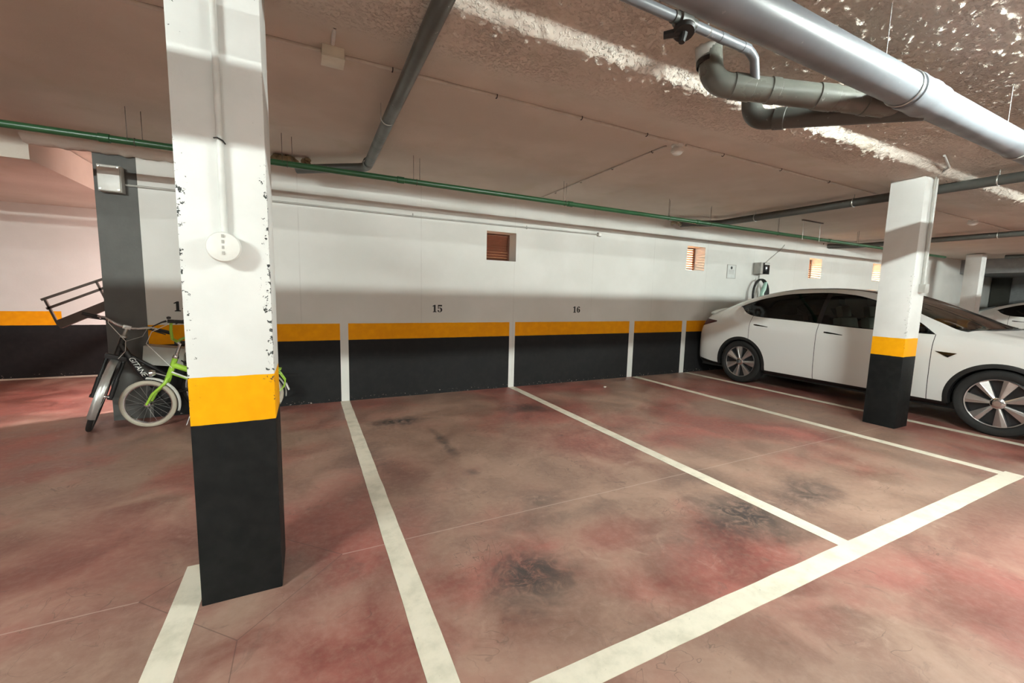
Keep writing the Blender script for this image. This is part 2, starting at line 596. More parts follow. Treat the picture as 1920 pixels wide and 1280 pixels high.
# columns
for (x0, x1, y0, y1, nm, ch) in ((-.441, -.135, 2.055, 2.36, 'near', 1.), (5.765, 6.055, 2.105, 2.40, 'far', .35), (15.8, 16.12, 4.45, 4.75, 'last', .2), (12.0, 12.3, 2.1, 2.4, 'row', .2)):
    if nm == 'row': continue
    lab = {'near': 'large white column in the foreground with orange band, black base and chipped edge',
           'far': 'white column with orange band and black base standing in front of the white car',
           'last': 'distant plain white column between the two white cars'}[nm]
    c = MB().box(x0, x1, y0, y1, 0, CEIL - .03).build('concrete_column', mat_column(x0, x1, y0, y1, ch), bevel=.006)
    tag(c, lab, 'column')


# ------------------------------------------------------------------ floor markings
def line(x0, x1, y0, y1, label):
    mb = MB(); L = max(x1 - x0, y1 - y0); n = int(L / .06) + 1
    rows = []
    for i in range(n + 1):
        t = i / n
        w = [noise.noise(Vector((t * L * 6, k * 9 + x0, y0))) * .003 for k in (0, 1)]
        if x1 - x0 > y1 - y0: rows.append([(x0 + (x1 - x0) * t, y0 + w[0], .0018), (x0 + (x1 - x0) * t, y1 + w[1], .0018)])
        else: rows.append([(x0 + w[0], y0 + (y1 - y0) * t, .0018), (x1 + w[1], y0 + (y1 - y0) * t, .0018)])
    top = rows
    mb.grid(top); mb.grid([[(a[0], a[1], 0.), a] for a in [r[0] for r in top]]); mb.grid([[a, (a[0], a[1], 0.)] for a in [r[1] for r in top]])
    o = mb.build('parking_line', M['line'], smooth=False)
    tag(o, label, 'floor marking')


line(.345, .452, 1.15, 5.455, 'long white line on the floor dividing bays 14 and 15')
line(2.665, 2.77, 1.15, 5.455, 'white line on the floor dividing bays 15 and 16')
line(5.065, 5.165, 1.15, 5.455, 'white line on the floor bounding bay 16 on its right side')
line(.345, 5.205, 1.04, 1.15, 'broad white cross line closing the front of bays 15 and 16')
line(6.32, 6.42, .0, 5.455, 'white line on the floor running just beside the wheels of the white car')
line(-.56, -.453, -1.5, 2.4, 'white line on the floor starting at the foot of the large near column')
line(-9, -1.55, 8.30, 8.43, 'pale strip on the floor along the foot of the far left wall')

# ------------------------------------------------------------------ bay numbers on the wall
DIG = {
    '1': [[(.30, 0), (.92, 0), (.92, .08), (.76, .12), (.76, 1.0), (.56, 1.0), (.24, .84), (.24, .76), (.46, .80), (.46, .12), (.30, .08)]],
    '4': [[(.30, 0), (.95, 0), (.95, .07), (.82, .10), (.82, .24), (.98, .24), (.98, .34), (.82, .34), (.82, 1.0), (.66, 1.0), (.06, .32), (.06, .24), (.52, .24), (.52, .10), (.40, .07)],
          ],
    '5': [[(.16, 1.0), (.88, 1.0), (.86, .80), (.28, .80), (.28, .62), (.60, .64), (.84, .52), (.92, .32), (.84, .12), (.60, 0), (.30, 0), (.12, .10), (.10, .26), (.24, .30), (.36, .22), (.34, .10), (.50, .07), (.60, .14), (.62, .32), (.58, .50), (.44, .56), (.28, .52), (.20, .46), (.16, .48)]],
    '6': [[(.80, .92), (.60, 1.0), (.36, .94), (.16, .72), (.10, .42), (.18, .14), (.40, 0), (.62, .02), (.84, .14), (.90, .34), (.82, .54), (.62, .62), (.44, .58), (.44, .50), (.54, .50), (.60, .34), (.56, .12), (.46, .08), (.40, .20), (.40, .60), (.46, .84), (.58, .90), (.66, .84), (.64, .74), (.78, .74), (.86, .84)]],
}


def number(body, xc, zc, h, label):
    mb = MB(); w = h * .82; x = xc - w * len(body) / 2
    for ch in body:
        for poly in DIG[ch]:
            f = [(x + px * w, YW - .0025, zc - h / 2 + pz * h) for px, pz in poly]
            b_ = [(a, YW + .0005, c) for a, _, c in f]; n = len(f)
            mb.add(f + b_, [tuple(range(n)), tuple(reversed(range(n, 2 * n)))] + [(i, (i + 1) % n, n + (i + 1) % n, n + i) for i in range(n)])
        x += w
    o = mb.build('bay_number', M['ink'], smooth=False)
    tag(o, label, 'number')


number('14', -1.18, 1.165, .105, 'black stencilled number fourteen on the wall left of the near column')
number('15', 1.572, 1.163, .098, 'black stencilled number fifteen on the white wall, directly above the longer orange band')
number('16', 3.835, 1.163, .098, 'black stencilled number sixteen on the white wall, the smallest and farthest right')

# ------------------------------------------------------------------ vents
VL = ['square louvred vent opening above number 15 with dark brown slats', 'vent opening above the car tail with glowing orange side, left of the charger',
      'brightly lit yellow vent opening right of the wall charger', 'small lit vent opening just left of the second column']
for i, (a, b, c, d) in enumerate(VENTS):
    t = thing('wall_vent', ((a + b) / 2, YW + .24, c), VL[i], 'vent')
    mb = MB(); w = .022; y0, y1 = YW + .225, YW + .262
    mb.box(a, b, y0, y1, c, c + w); mb.box(a, b, y0, y1, d - w, d); mb.box(a, a + w, y0, y1, c + w, d - w); mb.box(b - w, b, y0, y1, c + w, d - w)
    mb.build('vent_frame', M['louvre'], t, smooth=False)
    n = 9
    for k in range(n):
        z = c + w + (d - c - 2 * w) * (k + .5) / n
        mb = MB(); mb.obox(((a + b) / 2, (y0 + y1) / 2, z), (1, 0, 0), *(((0, .66, -.75), (0, .75, .66)) if i == 0 else ((0, .85, -.53), (0, .53, .85))), (b - a) / 2 - w, .022 if i == 0 else .018, .0025)
        mb.build('slat', M['louvre'], t, smooth=False)

# ------------------------------------------------------------------ ceiling lamps of the room and an added fill row (the tubes light the whole place)
def ceiling_lamp(lx, ly, m, label):
    t = thing('ceiling_lamp', (lx, ly, 2.74), label, 'lamp')
    MB().box(lx - .62, lx + .62, ly - .022, ly + .022, 2.747, 2.765).build('lamp_housing', M['plastic_w'], t, smooth=False)
    MB().lathe((lx - .58, ly, 2.731), (1, 0, 0), [(.016, 0), (.016, 1.16)], 12, cap=True).build('fluorescent_tube', m, t)
    for sx in (-.60, .60):
        MB().box(lx + sx - .018, lx + sx + .018, ly - .018, ly + .018, 2.71, 2.75).build('lamp_holder', M['plastic_w'], t, smooth=False)


for k, lx in enumerate((-2.7, 3.3, 9.3, 15.3)):
    ceiling_lamp(lx, LY, M['tube'], 'fluorescent ceiling lamp above the driving lane, ' + ('left of the near column', 'nearest to the camera', 'in front of the parked white car', 'past the parked white car')[k])
for k, lx in enumerate((-3.4, 1.6, 6.6, 11.6)):  # unseen second row, added as fill light
    ceiling_lamp(lx, -4.9, M['tube_fill'], 'added fluorescent fill lamp over the opposite bays, ' + ('first from the left', 'second from the left', 'third from the left', 'last of the row')[k])

# ------------------------------------------------------------------ pipes
# large grey drain pipe
PY, PZ, PR = 1.09, 2.408, .075
t = thing('drain_pipe', (2.0, PY, PZ), 'large grey plastic drain pipe crossing the top right of the picture', 'pipe')
MB().tube([(-8.8, PY, PZ), (20.3, PY, PZ)], PR, 40).build('pipe', M['pvc'], t)
mb = MB()
mb.lathe((2.66, PY, PZ), (1, 0, 0), [(PR, 0), (PR + .007, .004), (PR + .009, .03), (PR + .007, .04), (PR + .007, .15), (PR + .010, .16), (PR + .010, .185), (PR + .006, .19), (PR + .006, .29), (PR, .295)], 40)
mb.build('pipe_coupling', M['pvc'], t)
mb = MB(); mb.lathe((5.2, PY, PZ), (1, 0, 0), [(PR, 0), (PR + .007, .004), (PR + .007, .1), (PR, .105)], 40); mb.build('pipe_coupling', M['pvc'], t)
for hx in (.4, 2.63, 4.18, 6.4, 9.0):
    h = MB(); h.torus((hx, PY, PZ), (1, 0, 0), PR + .003, .0045, 40, 6)
    h.box(hx - .012, hx + .012, PY - .02, PY + .02, PZ + PR, PZ + PR + .012)
    h.build('pipe_hanger', M['steel'] if hx != 2.63 else M['steel'], t)
for hx in (2.46, 4.0):
    MB().tube([(hx, PY + .01, PZ + PR - .01), (hx, PY + .01, 2.765)], .0016, 8).build('hanger_rod', M['steel'], t)

# branch with elbow rising to the ceiling, near
t = thing('branch_pipe', (2.03, 1.70, 2.56), 'olive grey branch pipe with elbow up to the ceiling, joining the large drain pipe', 'pipe')
A0 = (2.03, 1.735, 2.765); A1 = (2.03, 1.70, 2.545); A2 = (2.92, 1.17, 2.41)
d = (Vector(A2) - Vector(A1)).normalized()
MB().tube([A0] + bend(A0, A1, A2, .095, 10) + [Vector(A2) + d * .02], .062, 28).build('pipe', M['pvc_olive'], t)
for q, L in ((.105, .11), (.30, .05), (.55, .10), (.80, .12)):
    c = Vector(A1) + d * q
    MB().lathe(c, d, [(.062, 0), (.0665, .003), (.0665, L - .003), (.062, L)], 28).build('pipe_coupling', M['pvc_olive'], t)
mb = MB(); mb.lathe((2.03, 1.725, 2.645), (0, .12, 1), [(.062, 0), (.067, .003), (.067, .03), (.062, .033)], 28); mb.build('pipe_collar', M['plastic_k'], t)
mb = MB(); mb.lathe((2.03, 1.731, 2.682), (0, .1, 1), [(.062, 0), (.067, .004), (.069, .07)], 28); mb.build('ceiling_sleeve', M['conduit'], t)

t = thing('branch_pipe', (2.62, 1.84, 2.5), 'dark grey lower branch pipe with elbow, running under the olive grey one', 'pipe')
B0 = (2.575, 1.86, 2.765); B1 = (2.575, 1.83, 2.505); B2 = (2.92, 1.10, 2.38)
d = (Vector(B2) - Vector(B1)).normalized()
MB().tube([B0] + bend(B0, B1, B2, .09, 10) + [Vector(B2)], .058, 28).build('pipe', M['pvc_dark'], t)
mb = MB(); mb.lathe(Vector(B1) + d * .12, d, [(.058, 0), (.063, .003), (.063, .06), (.058, .063)], 28); mb.build('pipe_coupling', M['pvc_dark'], t)

# thin pipe with a valve
TY, TZ = 1.535, 2.655
t = thing('water_pipe', (1.6, TY, TZ), 'thin grey pipe with black hand valve beside the large drain pipe', 'pipe')
C0 = (-2.0, TY, TZ); C1 = (2.10, TY, TZ); C2 = (2.22, 1.545, 2.60); C3 = (2.26, 1.575, 2.53)
MB().tube([C0] + bend(C0, C1, (2.19, 1.53, 2.56), .05, 8) + [(2.205, 1.565, 2.52)], .0225, 20).build('pipe', M['pvc'], t)
mb = MB()
mb.lathe((1.545, TY, TZ), (1, 0, 0), [(.020, 0), (.027, .003), (.027, .03), (.036, .035), (.036, .10), (.027, .105), (.027, .14), (.020, .145)], 20)
mb.build('valve_body', M['pvc_dark'], t)
for q in (1.86, 2.03): MB().lathe((q, TY, TZ), (1, 0, 0), [(.020, 0), (.0245, .003), (.0245, .05), (.020, .053)], 20).build('pipe_coupling', M['pvc'], t)
mb = MB()
mb.tube([(1.615, TY, TZ), (1.60, TY - .02, TZ - .055)], .014, 14)
mb.lathe((1.60, TY - .02, TZ - .055), (-.2, -.3, -1), [(.0, -.004), (.05, -.004), (.052, .006), (.045, .018), (0, .018)], 20)
mb.tube([(1.60, TY - .02, TZ - .06), (1.535, TY + .04, TZ - .065)], [.02, .016], 10)
mb.tube([(1.60, TY - .02, TZ - .06), (1.59, TY - .02, TZ - .11)], [.02, .014], 10)
mb.build('valve_handle', M['plastic_k'], t)
mb = MB(); mb.torus((1.78, TY, TZ), (1, 0, 0), .021, .003, 20, 6); mb.tube([(1.78, TY, TZ + .02), (1.78, TY, 2.765)], .003, 6); mb.build('pipe_hanger', M['steel'], t)

# green pipe along the wall
GY, GZ, GR = 4.41, 2.494, .0265
t = thing('sprinkler_pipe', (2.0, GY, GZ), 'long green steel pipe hung below the ceiling along the wall', 'pipe')
MB().tube([(-8.9, GY, GZ), (13.5, GY, GZ)], GR, 20).build('pipe', M['green'], t)
for q in (.85, 2.9, 5.15, 8.6, -1.4): MB().lathe((q, GY, GZ), (1, 0, 0), [(GR, 0), (GR + .006, .004), (GR + .006, .07), (GR, .074)], 20).build('pipe_coupling', M['green'], t)
for q in (-1.18, -.12, 1.05, 2.86, 4.6, 5.45, 7.1, 9.6):
    mb = MB()
    mb.torus((q, GY, GZ), (1, 0, 0), GR + .002, .003, 20, 6)
    for dy in (-.03, .03): mb.tube([(q + dy * 1.3, GY + dy, GZ), (q + dy * 1.3, GY + dy, 2.745)], .0022, 6)
    mb.build('pipe_hanger', M['rail'], t)

# grey pipe running to the wall, left
t = thing('waste_pipe', (.57, 3.0, 2.645), 'grey waste pipe under the ceiling running away to the wall above bay 15', 'pipe')
p0 = (.535, -3.0, 2.65); p1 = (.60, 4.70, 2.645)
MB().tube([p0] + bend(p0, p1, (-.05, 5.05, 2.62), .10, 8) + [(-.05, 5.05, 2.62)], .045, 24).build('pipe', M['pvc_dark'], t)
mb = MB(); mb.lathe((.59, 4.5, 2.645), (0, 1, 0), [(.045, 0), (.050, .004), (.050, .06), (.045, .064)], 24); mb.build('pipe_coupling', M['pvc_dark'], t)
for q in (3.33, 1.3):
    mb = MB(); c = Vector((.577, q, 2.645))
    mb.tube([c + Vector((math.cos(a) * .048, 0, math.sin(a) * .048)) for a in [PI * (1 + k / 12) for k in range(13)]], .004, 8)
    for sx in (-1, 1): mb.tube([c + Vector((sx * .048, 0, 0)), c + Vector((sx * .048, 0, .10))], .003, 6)
    mb.build('pipe_strap', M['conduit'], t)
mb = MB()
for k in range(26):
    a = random.uniform(-.22, .12); c = Vector((-.06 + a, 5.08 + random.uniform(-.06, .08), 2.70 + random.uniform(-.04, .03)))
    mb.lathe(c, (random.random(), random.random(), 1), [(.001, -.03), (.03, -.015), (.034, .01), (.001, .03)], 8)
mb.build('foam_seal', plain('old_foam', (.30, .24, .14), .9), t)

# grey pipes under the ceiling on the right
for X, y0, y1, lab, ex in ((6.32, -6.5, 4.95, 'grey pipe under the ceiling passing behind the second column', True),
                           (11.2, -6.5, 5.2, 'grey pipe under the ceiling, farther right behind the second column', True), (16.4, -6.5, 4.2, 'farthest dark grey pipe under the ceiling, over the second white car', False)):
    t = thing('waste_pipe', (X, 3, 2.64), lab, 'pipe')
    pa = (X + .1, y0, 2.60); pb = (X, y1, 2.66)
    pts = [pa] + (bend(pa, pb, (X - .55, y1 + .3, 2.64), .1, 8) + [(X - .55, y1 + .3, 2.64)] if ex else [pb])
    MB().tube(pts, .052, 20).build('pipe', M['pvc_dark'], t)
    for q in (4.3, 3.0, 1.75, .5):
        if q < y1:
            zz = 2.66 - .06 * (y1 - q) / (y1 - y0); xx = X + .1 * (y1 - q) / (y1 - y0)
            mb = MB(); mb.torus((xx, q, zz), (0, 1, 0), .055, .006, 20, 6); mb.tube([(xx, q, zz + .05), (xx, q, 2.765)], .0035, 6)
            mb.build('pipe_hanger', M['steel'], t)
    if ex:
        mb = MB()
        for k in range(14):
            c = Vector((X - .62 + random.uniform(-.14, .1), y1 + .32 + random.uniform(-.04, .05), 2.66 + random.uniform(-.03, .03)))
            mb.lathe(c, (random.random(), random.random(), 1), [(.001, -.025), (.026, -.01), (.026, .01), (.001, .025)], 8)
        mb.build('foam_seal', plain('old_foam_2', (.30, .25, .17), .9), t)

# ------------------------------------------------------------------ conduits, detectors, boxes
CY = 2.815
t = thing('smoke_detector', (3.05, CY + .04, 2.70), 'round white smoke detector on the ceiling at the meeting of two conduits', 'smoke detector')
MB().lathe((3.05, CY + .06, 2.765), (0, 0, -1), [(.0, 0), (.052, 0), (.052, .025), (.038, .032), (.034, .048), (0, .048)], 28).build('mounting_base', M['plastic_w'], t)
MB().lathe((3.05, CY + .06, 2.717), (0, 0, -1), [(.0, 0), (.048, 0), (.055, .012), (.055, .028), (.045, .034), (.045, .04), (.030, .052), (0, .056)], 28).build('sensor_head', M['plastic_w'], t)
t = thing('smoke_detector', (9.72, 2.9, 2.70), 'small distant white smoke detector on the ceiling right of the second column', 'smoke detector')
MB().lathe((9.72, 2.9, 2.765), (0, 0, -1), [(.0, 0), (.055, 0), (.055, .03), (.035, .036), (.035, .05), (0, .05)], 24).build('mounting_base', M['plastic_w'], t)
MB().lathe((9.72, 2.9, 2.717), (0, 0, -1), [(.0, 0), (.06, .0), (.06, .03), (.03, .05), (0, .054)], 24).build('sensor_head', M['plastic_w'], t)


def conduit(pts, r, clips, mat, label, clipmat=None):
    t = thing('conduit', pts[0], label, 'conduit')
    MB().tube(pts, r, 12).build('pipe', mat, t)
    for c, ax in clips:
        c = Vector(c)
        MB().torus(c, ax, r + .003, .0035, 14, 6).lathe(c + Vector((0, 0, .012)), (0, 0, 1), [(.006, 0), (.006, .02)], 8, cap=True).build('clip', clipmat or M['plastic_k'], t)
    return t


CZ = 2.742
conduit([(.245, CY - .005, CZ), (3.0, CY + .01, CZ)], .011, [((q, CY, CZ), (1, 0, 0)) for q in (.52, 1.23, 1.95, 2.62)], M['conduit_l'], 'thin conduit on the ceiling from the junction box to the smoke detector')
conduit([(3.1, CY + .01, CZ), (6.6, CY + .03, CZ)], .011, [((q, CY + .015, CZ), (1, 0, 0)) for q in (3.6, 4.5, 5.4)], M['conduit_l'], 'thin conduit on the ceiling from the smoke detector towards the second column')
conduit([(-3.6, CY - .01, CZ), (.115, CY - .01, CZ)], .011, [((q, CY - .01, CZ), (1, 0, 0)) for q in (-2.4, -1.4)], M['conduit_l'], 'thin conduit on the ceiling left of the junction box')
conduit([(2.965, 2.93, CZ), (3.02, 5.44, CZ)], .008, [((2.97 + .018 * k, 3.1 + .6 * k, CZ), (0, 1, 0)) for k in range(4)], M['conduit_l'], 'thin conduit on the ceiling from the smoke detector to the wall')
conduit([(.172, -2.5, CZ), (.172, 2.70, CZ)], .011, [((.172, q, CZ), (0, 1, 0)) for q in (2.52, 1.5)], M['conduit_w'], 'white conduit on the ceiling running from the junction box towards the viewer')
conduit([(9.78, 2.9, CZ), (14.5, 2.95, CZ)], .011, [], M['conduit_l'], 'distant thin conduit on the ceiling right of the far smoke detector')
conduit([(6.9, 2.86, CZ), (9.66, 2.9, CZ)], .011, [], M['conduit_l'], 'distant thin conduit on the ceiling left of the far smoke detector')
# junction box on ceiling
t = thing('junction_box', (.175, 2.78, 2.72), 'ivory junction box on the ceiling near the column', 'junction box')
MB().box(.118, .235, 2.735, 2.85, 2.692, 2.765).build('box_body', M['plastic_y'], t, bevel=.004)
MB().box(.115, .238, 2.732, 2.853, 2.684, 2.694).build('lid', M['plastic_y'], t, bevel=.002)
# conduit on wall
t = conduit([(-1.56, YW - .012, 2.345), (1.25, YW - .012, 2.335), (4.17, YW - .012, 2.355)], .011, [((q, YW - .012, 2.34), (1, 0, 0)) for q in (1.25, -.4, 2.9)], M['conduit'], 'grey conduit along the top of the white wall', M['conduit'])
t = thing('switch_box', (4.2, YW - .02, 2.355), 'small grey box on the wall at the end of the conduit', 'junction box')
MB().box(4.172, 4.232, YW - .04, YW, 2.325, 2.385).build('box_body', M['conduit'], t, bevel=.004)
MB().box(4.178, 4.226, YW - .045, YW - .04, 2.331, 2.379).build('lid', M['plastic_w'], t, bevel=.001)
# meter box on pillar
t = thing('electrical_box', (-1.65, YW - .06, 2.25), 'square grey electrical box high on the dark grey pillar', 'electrical box')
MB().box(-1.735, -1.56, YW - .10, YW - .004, 2.255, 2.50).build('box_body', M['conduit'], t, bevel=.004)
MB().box(-1.727, -1.568, YW - .112, YW - .10, 2.262, 2.492).build('lid', M['plastic_w'], t, bevel=.003)
for sx in (-1.715, -1.58):
    for sz in (2.275, 2.48):
        MB().lathe((sx, YW - .112, sz), (0, -1, 0), [(.009, 0), (.009, .004), (0, .005)], 10).build('screw', M['steel'], t)

# sounder on near column with conduit
SX, SY, SZ = -.288, 2.055, 1.527
t = thing('alarm_sounder', (SX, SY, SZ), 'round white alarm sounder on the front of the near column', 'alarm')
MB().lathe((SX, SY, SZ), (0, -1, 0), [(.0, 0), (.044, 0), (.044, .022), (.058, .026), (.060, .045), (.055, .056), (.03, .061), (0, .062)], 48).build('sounder_body', M['plastic_w'], t)
for k in range(4):
    MB().box(SX - .004, SX + .004, SY - .0635, SY - .055, SZ + .042 - k * .022 - .006, SZ + .042 - k * .022 + .006).build('sound_slot', M['conduit'], t, smooth=False)
t = thing('conduit', (SX, SY - .012, 2.1), 'white vertical conduit down the near column to the round sounder', 'conduit')
MB().tube([(SX, SY - .013, SZ + .05), (SX, SY - .013, 2.73)], .0115, 14).build('pipe', M['conduit_w'], t)
mb = MB(); mb.tube([(SX - .018, SY - .02, 1.945), (SX - .005, SY - .030, 1.945), (SX + .012, SY - .026, 1.938), (SX + .018, SY - .012, 1.93)], .0028, 8); mb.build('cable_tie', M['plastic_k'], t)

# conduit on second column
t = thing('conduit', (5.93, 2.09, 1.6), 'grey conduit up the second column, curving onto the ceiling', 'conduit')
pts = [(5.925, 2.09, 1.58), (5.925, 2.09, 2.60)] + bend((5.925, 2.09, 2.60), (5.925, 2.085, 2.685), (5.7, 2.0, 2.71), .06, 6) + [(5.7, 1.92, 2.715), (5.3, 1.83, 2.735)]
MB().tube(pts, .010, 12).build('pipe', M['conduit'], t)
MB().tube([(5.985, 2.092, 1.58), (5.985, 2.092, 2.69)], .007, 10).build('cable', M['conduit_w'], t)
t = thing('socket_box', (5.95, 2.08, 1.5), 'small grey socket box on the front of the second column', 'junction box')
MB().box(5.90, 5.985, 2.045, 2.105, 1.495, 1.585).build('box_body', M['conduit'], t, bevel=.004)
MB().box(5.985, 6.03, 2.06, 2.105, 1.505, 1.575).build('side_module', M['conduit'], t, bevel=.003)

# notice + charger on back wall
t = thing('notice', (7.44, YW, 1.9), 'small white framed notice sheet on the wall left of the charger', 'sign')
MB().box(7.32, 7.565, YW - .006, YW, 1.795, 2.05).build('sheet', M['paper'], t, smooth=False)
mb = MB()
for a, b, c, d in ((7.315, 7.57, 2.045, 2.055), (7.315, 7.57, 1.79, 1.80), (7.315, 7.325, 1.79, 2.055), (7.56, 7.57, 1.79, 2.055)): mb.box(a, b, YW - .009, YW, c, d)
mb.build('border', M['conduit'], t, smooth=False)
mb = MB(); mb.lathe((7.44, YW - .006, 1.995), (0, -1, 0), [(.028, 0), (.028, .002), (0, .002)], 16); mb.build('symbol', M['ink'], t)
mb = MB()
for k in range(4): mb.box(7.37, 7.515, YW - .0075, YW - .006, 1.945 - k * .022, 1.952 - k * .022)
mb.build('text_lines', M['conduit'], t, smooth=False)

t = thing('car_charger', (8.3, YW - .08, 1.9), 'wall charger with glossy black front above the tail of the white car', 'charger')
MB().box(8.10, 8.335, YW - .16, YW, 1.905, 2.13).build('housing', M['conduit'], t, bevel=.008)
MB().box(8.17, 8.34, YW - .185, YW - .16, 1.90, 2.125).build('front_cover', M['gloss_k'], t, bevel=.006)
MB().box(8.175, 8.335, YW - .188, YW - .184, 2.085, 2.118).build('display_strip', M['paper'], t, smooth=False)
MB().tube([(8.22, YW - .06, 1.92), (8.22, YW - .06, 1.4)], .016, 12).build('feed_pipe', M['conduit'], t)
mb = MB()
for k in range(3):
    mb.tube([(8.22 + (.20 + .02 * k) * math.cos(a), YW - .09 - .02 * k, 1.50 + .30 * math.sin(a)) for a in [2 * PI * j / 30 for j in range(31)]], .016, 8)
mb.build('charging_cable', M['plastic_k'], t)
MB().tube([(8.36, YW - .12, 1.75), (8.30, YW - .13, 1.62), (8.22, YW - .13, 1.45)], [.03, .045, .03], 12).build('charging_plug', M['teal'], t)
t = conduit([(8.42, YW - .01, 2.12), (8.62, YW - .01, 2.25), (8.95, YW - .01, 2.46), (9.05, YW - .01, 2.55)], .006, [], M['conduit'], 'thin cable climbing the wall from the charger to the ceiling')
# hanging bracket near green pipe
t = thing('hanger_bracket', (7.9, 4.5, 2.6), 'small empty metal hanger bracket on the ceiling behind the green pipe', 'bracket')
MB().box(7.55, 8.15, 4.28, 4.31, 2.735, 2.765).build('ceiling_bar', M['rail'], t, smooth=False)
for q in (7.6, 8.1): MB().tube([(q, 4.30, 2.74), (q, 4.30, 2.42)], .005, 8).build('hanger_rod', M['plastic_w'], t)
# crumb on floor
mb = MB(); mb.lathe((4.02, 4.91, .013), (0, .2, 1), [(.001, -.013), (.018, -.006), (.02, .006), (.001, .016)], 9)
tag(mb.build('pebble', M['stone'], None), 'pale crumb of plaster lying on the floor of bay 16', 'debris')
mb = MB(); mb.lathe((4.055, 4.93, .009), (.3, .2, 1), [(.001, -.009), (.013, -.004), (.012, .005), (.001, .01)], 8)
tag(mb.build('pebble', M['stone'], None), 'smaller pale crumb touching the larger one in bay 16', 'debris')

# ------------------------------------------------------------------ sloping stair railing seen through the passage
t = thing('stair_rail', (-2.2, 6.6, 1.0), 'sloping dark steel stair stringer with three-bar railing behind the grey pillar', 'stairs')
sy = 6.2


def sp(px, pz): return Vector((px, sy, pz))


mb = MB()
a = sp(-2.42, .93); b = sp(-.85, 1.76); dd = (b - a).normalized(); nn = Vector((-dd.z, 0, dd.x))
mb.obox((a + b) / 2 + Vector((0, .01, 0)), dd, (0, 1, 0), nn, (b - a).length / 2, .03, .045); mb.build('stringer', M['rail'], t, smooth=False)
off = Vector((-.075, 0, .21))
for k, nm in ((1.0, 'top_rail'), (.62, 'middle_rail')):
    mb = MB(); o2 = off * k; mb.obox((a + b) / 2 + o2 + Vector((-.02, 0, .02)), (b - a) + Vector((0, 0, -.09 * k)), (0, 1, 0), nn, (b - a).length / 2, .012, .012); mb.build(nm, M['rail'], t, smooth=False)
for q in (.0, .27, .55, .85):
    p = a + (b - a) * q; mb = MB(); e = p + off + Vector((-.01, 0, .06 - .07 * q)); mb.obox((p + e) / 2, e - p, (0, 1, 0), (1, 0, .2), (e - p).length / 2, .012, .010); mb.build('post', M['rail'], t, smooth=False)
for q in (.5, .98):
    p = a + (b - a) * q; MB().box(p.x - .03, p.x + .03, sy + .02, 8.45, p.z - .03, p.z + .03).build('wall_bracket', M['rail'], t, smooth=False)


# ================================================================== BICYCLES
def fender(c, n, R, a0, a1, w, ref):
    c = Vector(c); n = Vector(n).normalized(); f = Vector(ref); f = (f - n * f.dot(n)).normalized(); u = n.cross(f)
    if u.z < 0: u = -u
    rows = []
    for i in range(25):
        t = a0 + (a1 - a0) * i / 24
        d = f * math.cos(t) + u * math.sin(t)
        rows.append([c + d * (R + .010 * math.cos(q * PI / 2)) + n * w * q for q in (-1, -.6, -.2, .2, .6, 1)])
    mb = MB(); mb.grid(rows); mb.grid([[p - (p - c).normalized() * .003 for p in r] for r in rows])
    return mb


# --- green folding bike, side on, front wheel to the left
GYB = 5.09
g0 = thing('folding_bicycle', (-.95, GYB, 0), 'lime green small-wheeled bicycle with cream tyres standing behind the near column', 'bicycle')
F = Vector((-1.405, GYB, .232)); Rr = Vector((-.485, GYB + .06, .232))
fd = (Rr - F).normalized(); nG = Vector((-fd.y, fd.x, 0)).normalized()
nF = Vector((.12, 1, .02)).normalized()
for c, n, nm in ((F, nF, 'front_wheel'), (Rr, nG, 'rear_wheel')):
    if nm == 'front_wheel':
        hub = MB().torus(c, n, .232 - .021, .021, 48, 10).build('front_wheel', M['tyre_c'], g0)
    else:
        hub = MB().torus(c, n, .232 - .021, .021, 48, 10).build('rear_wheel', M['tyre_c'], g0)
    R_, tr = .232, .021
    MB().lathe(c, n, [(R_ - 2 * tr - .004, -.011), (R_ - 2 * tr + .006, -.012), (R_ - 2 * tr + .006, .012), (R_ - 2 * tr - .004, .011), (R_ - 2 * tr - .010, 0), (R_ - 2 * tr - .004, -.011)], 48).build('rim', M['chrome'], hub)
    MB().lathe(c, n, [(0, -.05), (.016, -.05), (.016, -.03), (.024, -.028), (.016, 0), (.024, .028), (.016, .03), (.016, .05), (0, .05)], 18).build('hub', M['chrome'], hub)
    ref = Vector((0, 0, 1)); a = (ref - n * ref.dot(n)).normalized(); b = n.cross(a); mb = MB()
    for k in range(20):
        t = 2 * PI * k / 20; s = (1 if (k // 2) % 2 else -1); t2 = t + (.35 if k % 2 else -.35)
        mb.tube([c + n * .028 * s + (a * math.cos(t2) + b * math.sin(t2)) * .02, c + (a * math.cos(t) + b * math.sin(t)) * (R_ - 2 * tr - .004)], .0011, 4, cap=False)
    mb.build('spokes', M['steel'], hub)
HB = Vector((-1.235, GYB, .49)); HT = Vector((-1.175, GYB, .67))
hd = (HT - HB).normalized()
mb = MB(); mb.tube([HB, HT], .024, 18)
BBg = Vector((-.86, GYB + .03, .27)); ST = Vector((-.80, GYB + .03, .46)); STt = Vector((-.77, GYB + .035, .56))
mb.tube([HB + hd * .12, Vector((-1.02, GYB + .01, .52)), Vector((-.92, GYB + .02, .40)), BBg], [.027, .027, .026, .026], 16)
mb.tube([HB + hd * .04, Vector((-1.05, GYB + .01, .44)), BBg], [.015, .015, .015], 12)
mb.tube([BBg, ST, STt], .018, 14)
for s in (-1, 1):
    mb.tube([BBg + nG * .03 * s, Rr + nG * .06 * s], .009, 10); mb.tube([ST + nG * .02 * s, Rr + nG * .06 * s], .008, 10)
mb.lathe(BBg - nG * .035, nG, [(.022, 0), (.022, .07)], 16, cap=True)
fr = mb.build('frame', M['bikegreen'], g0)
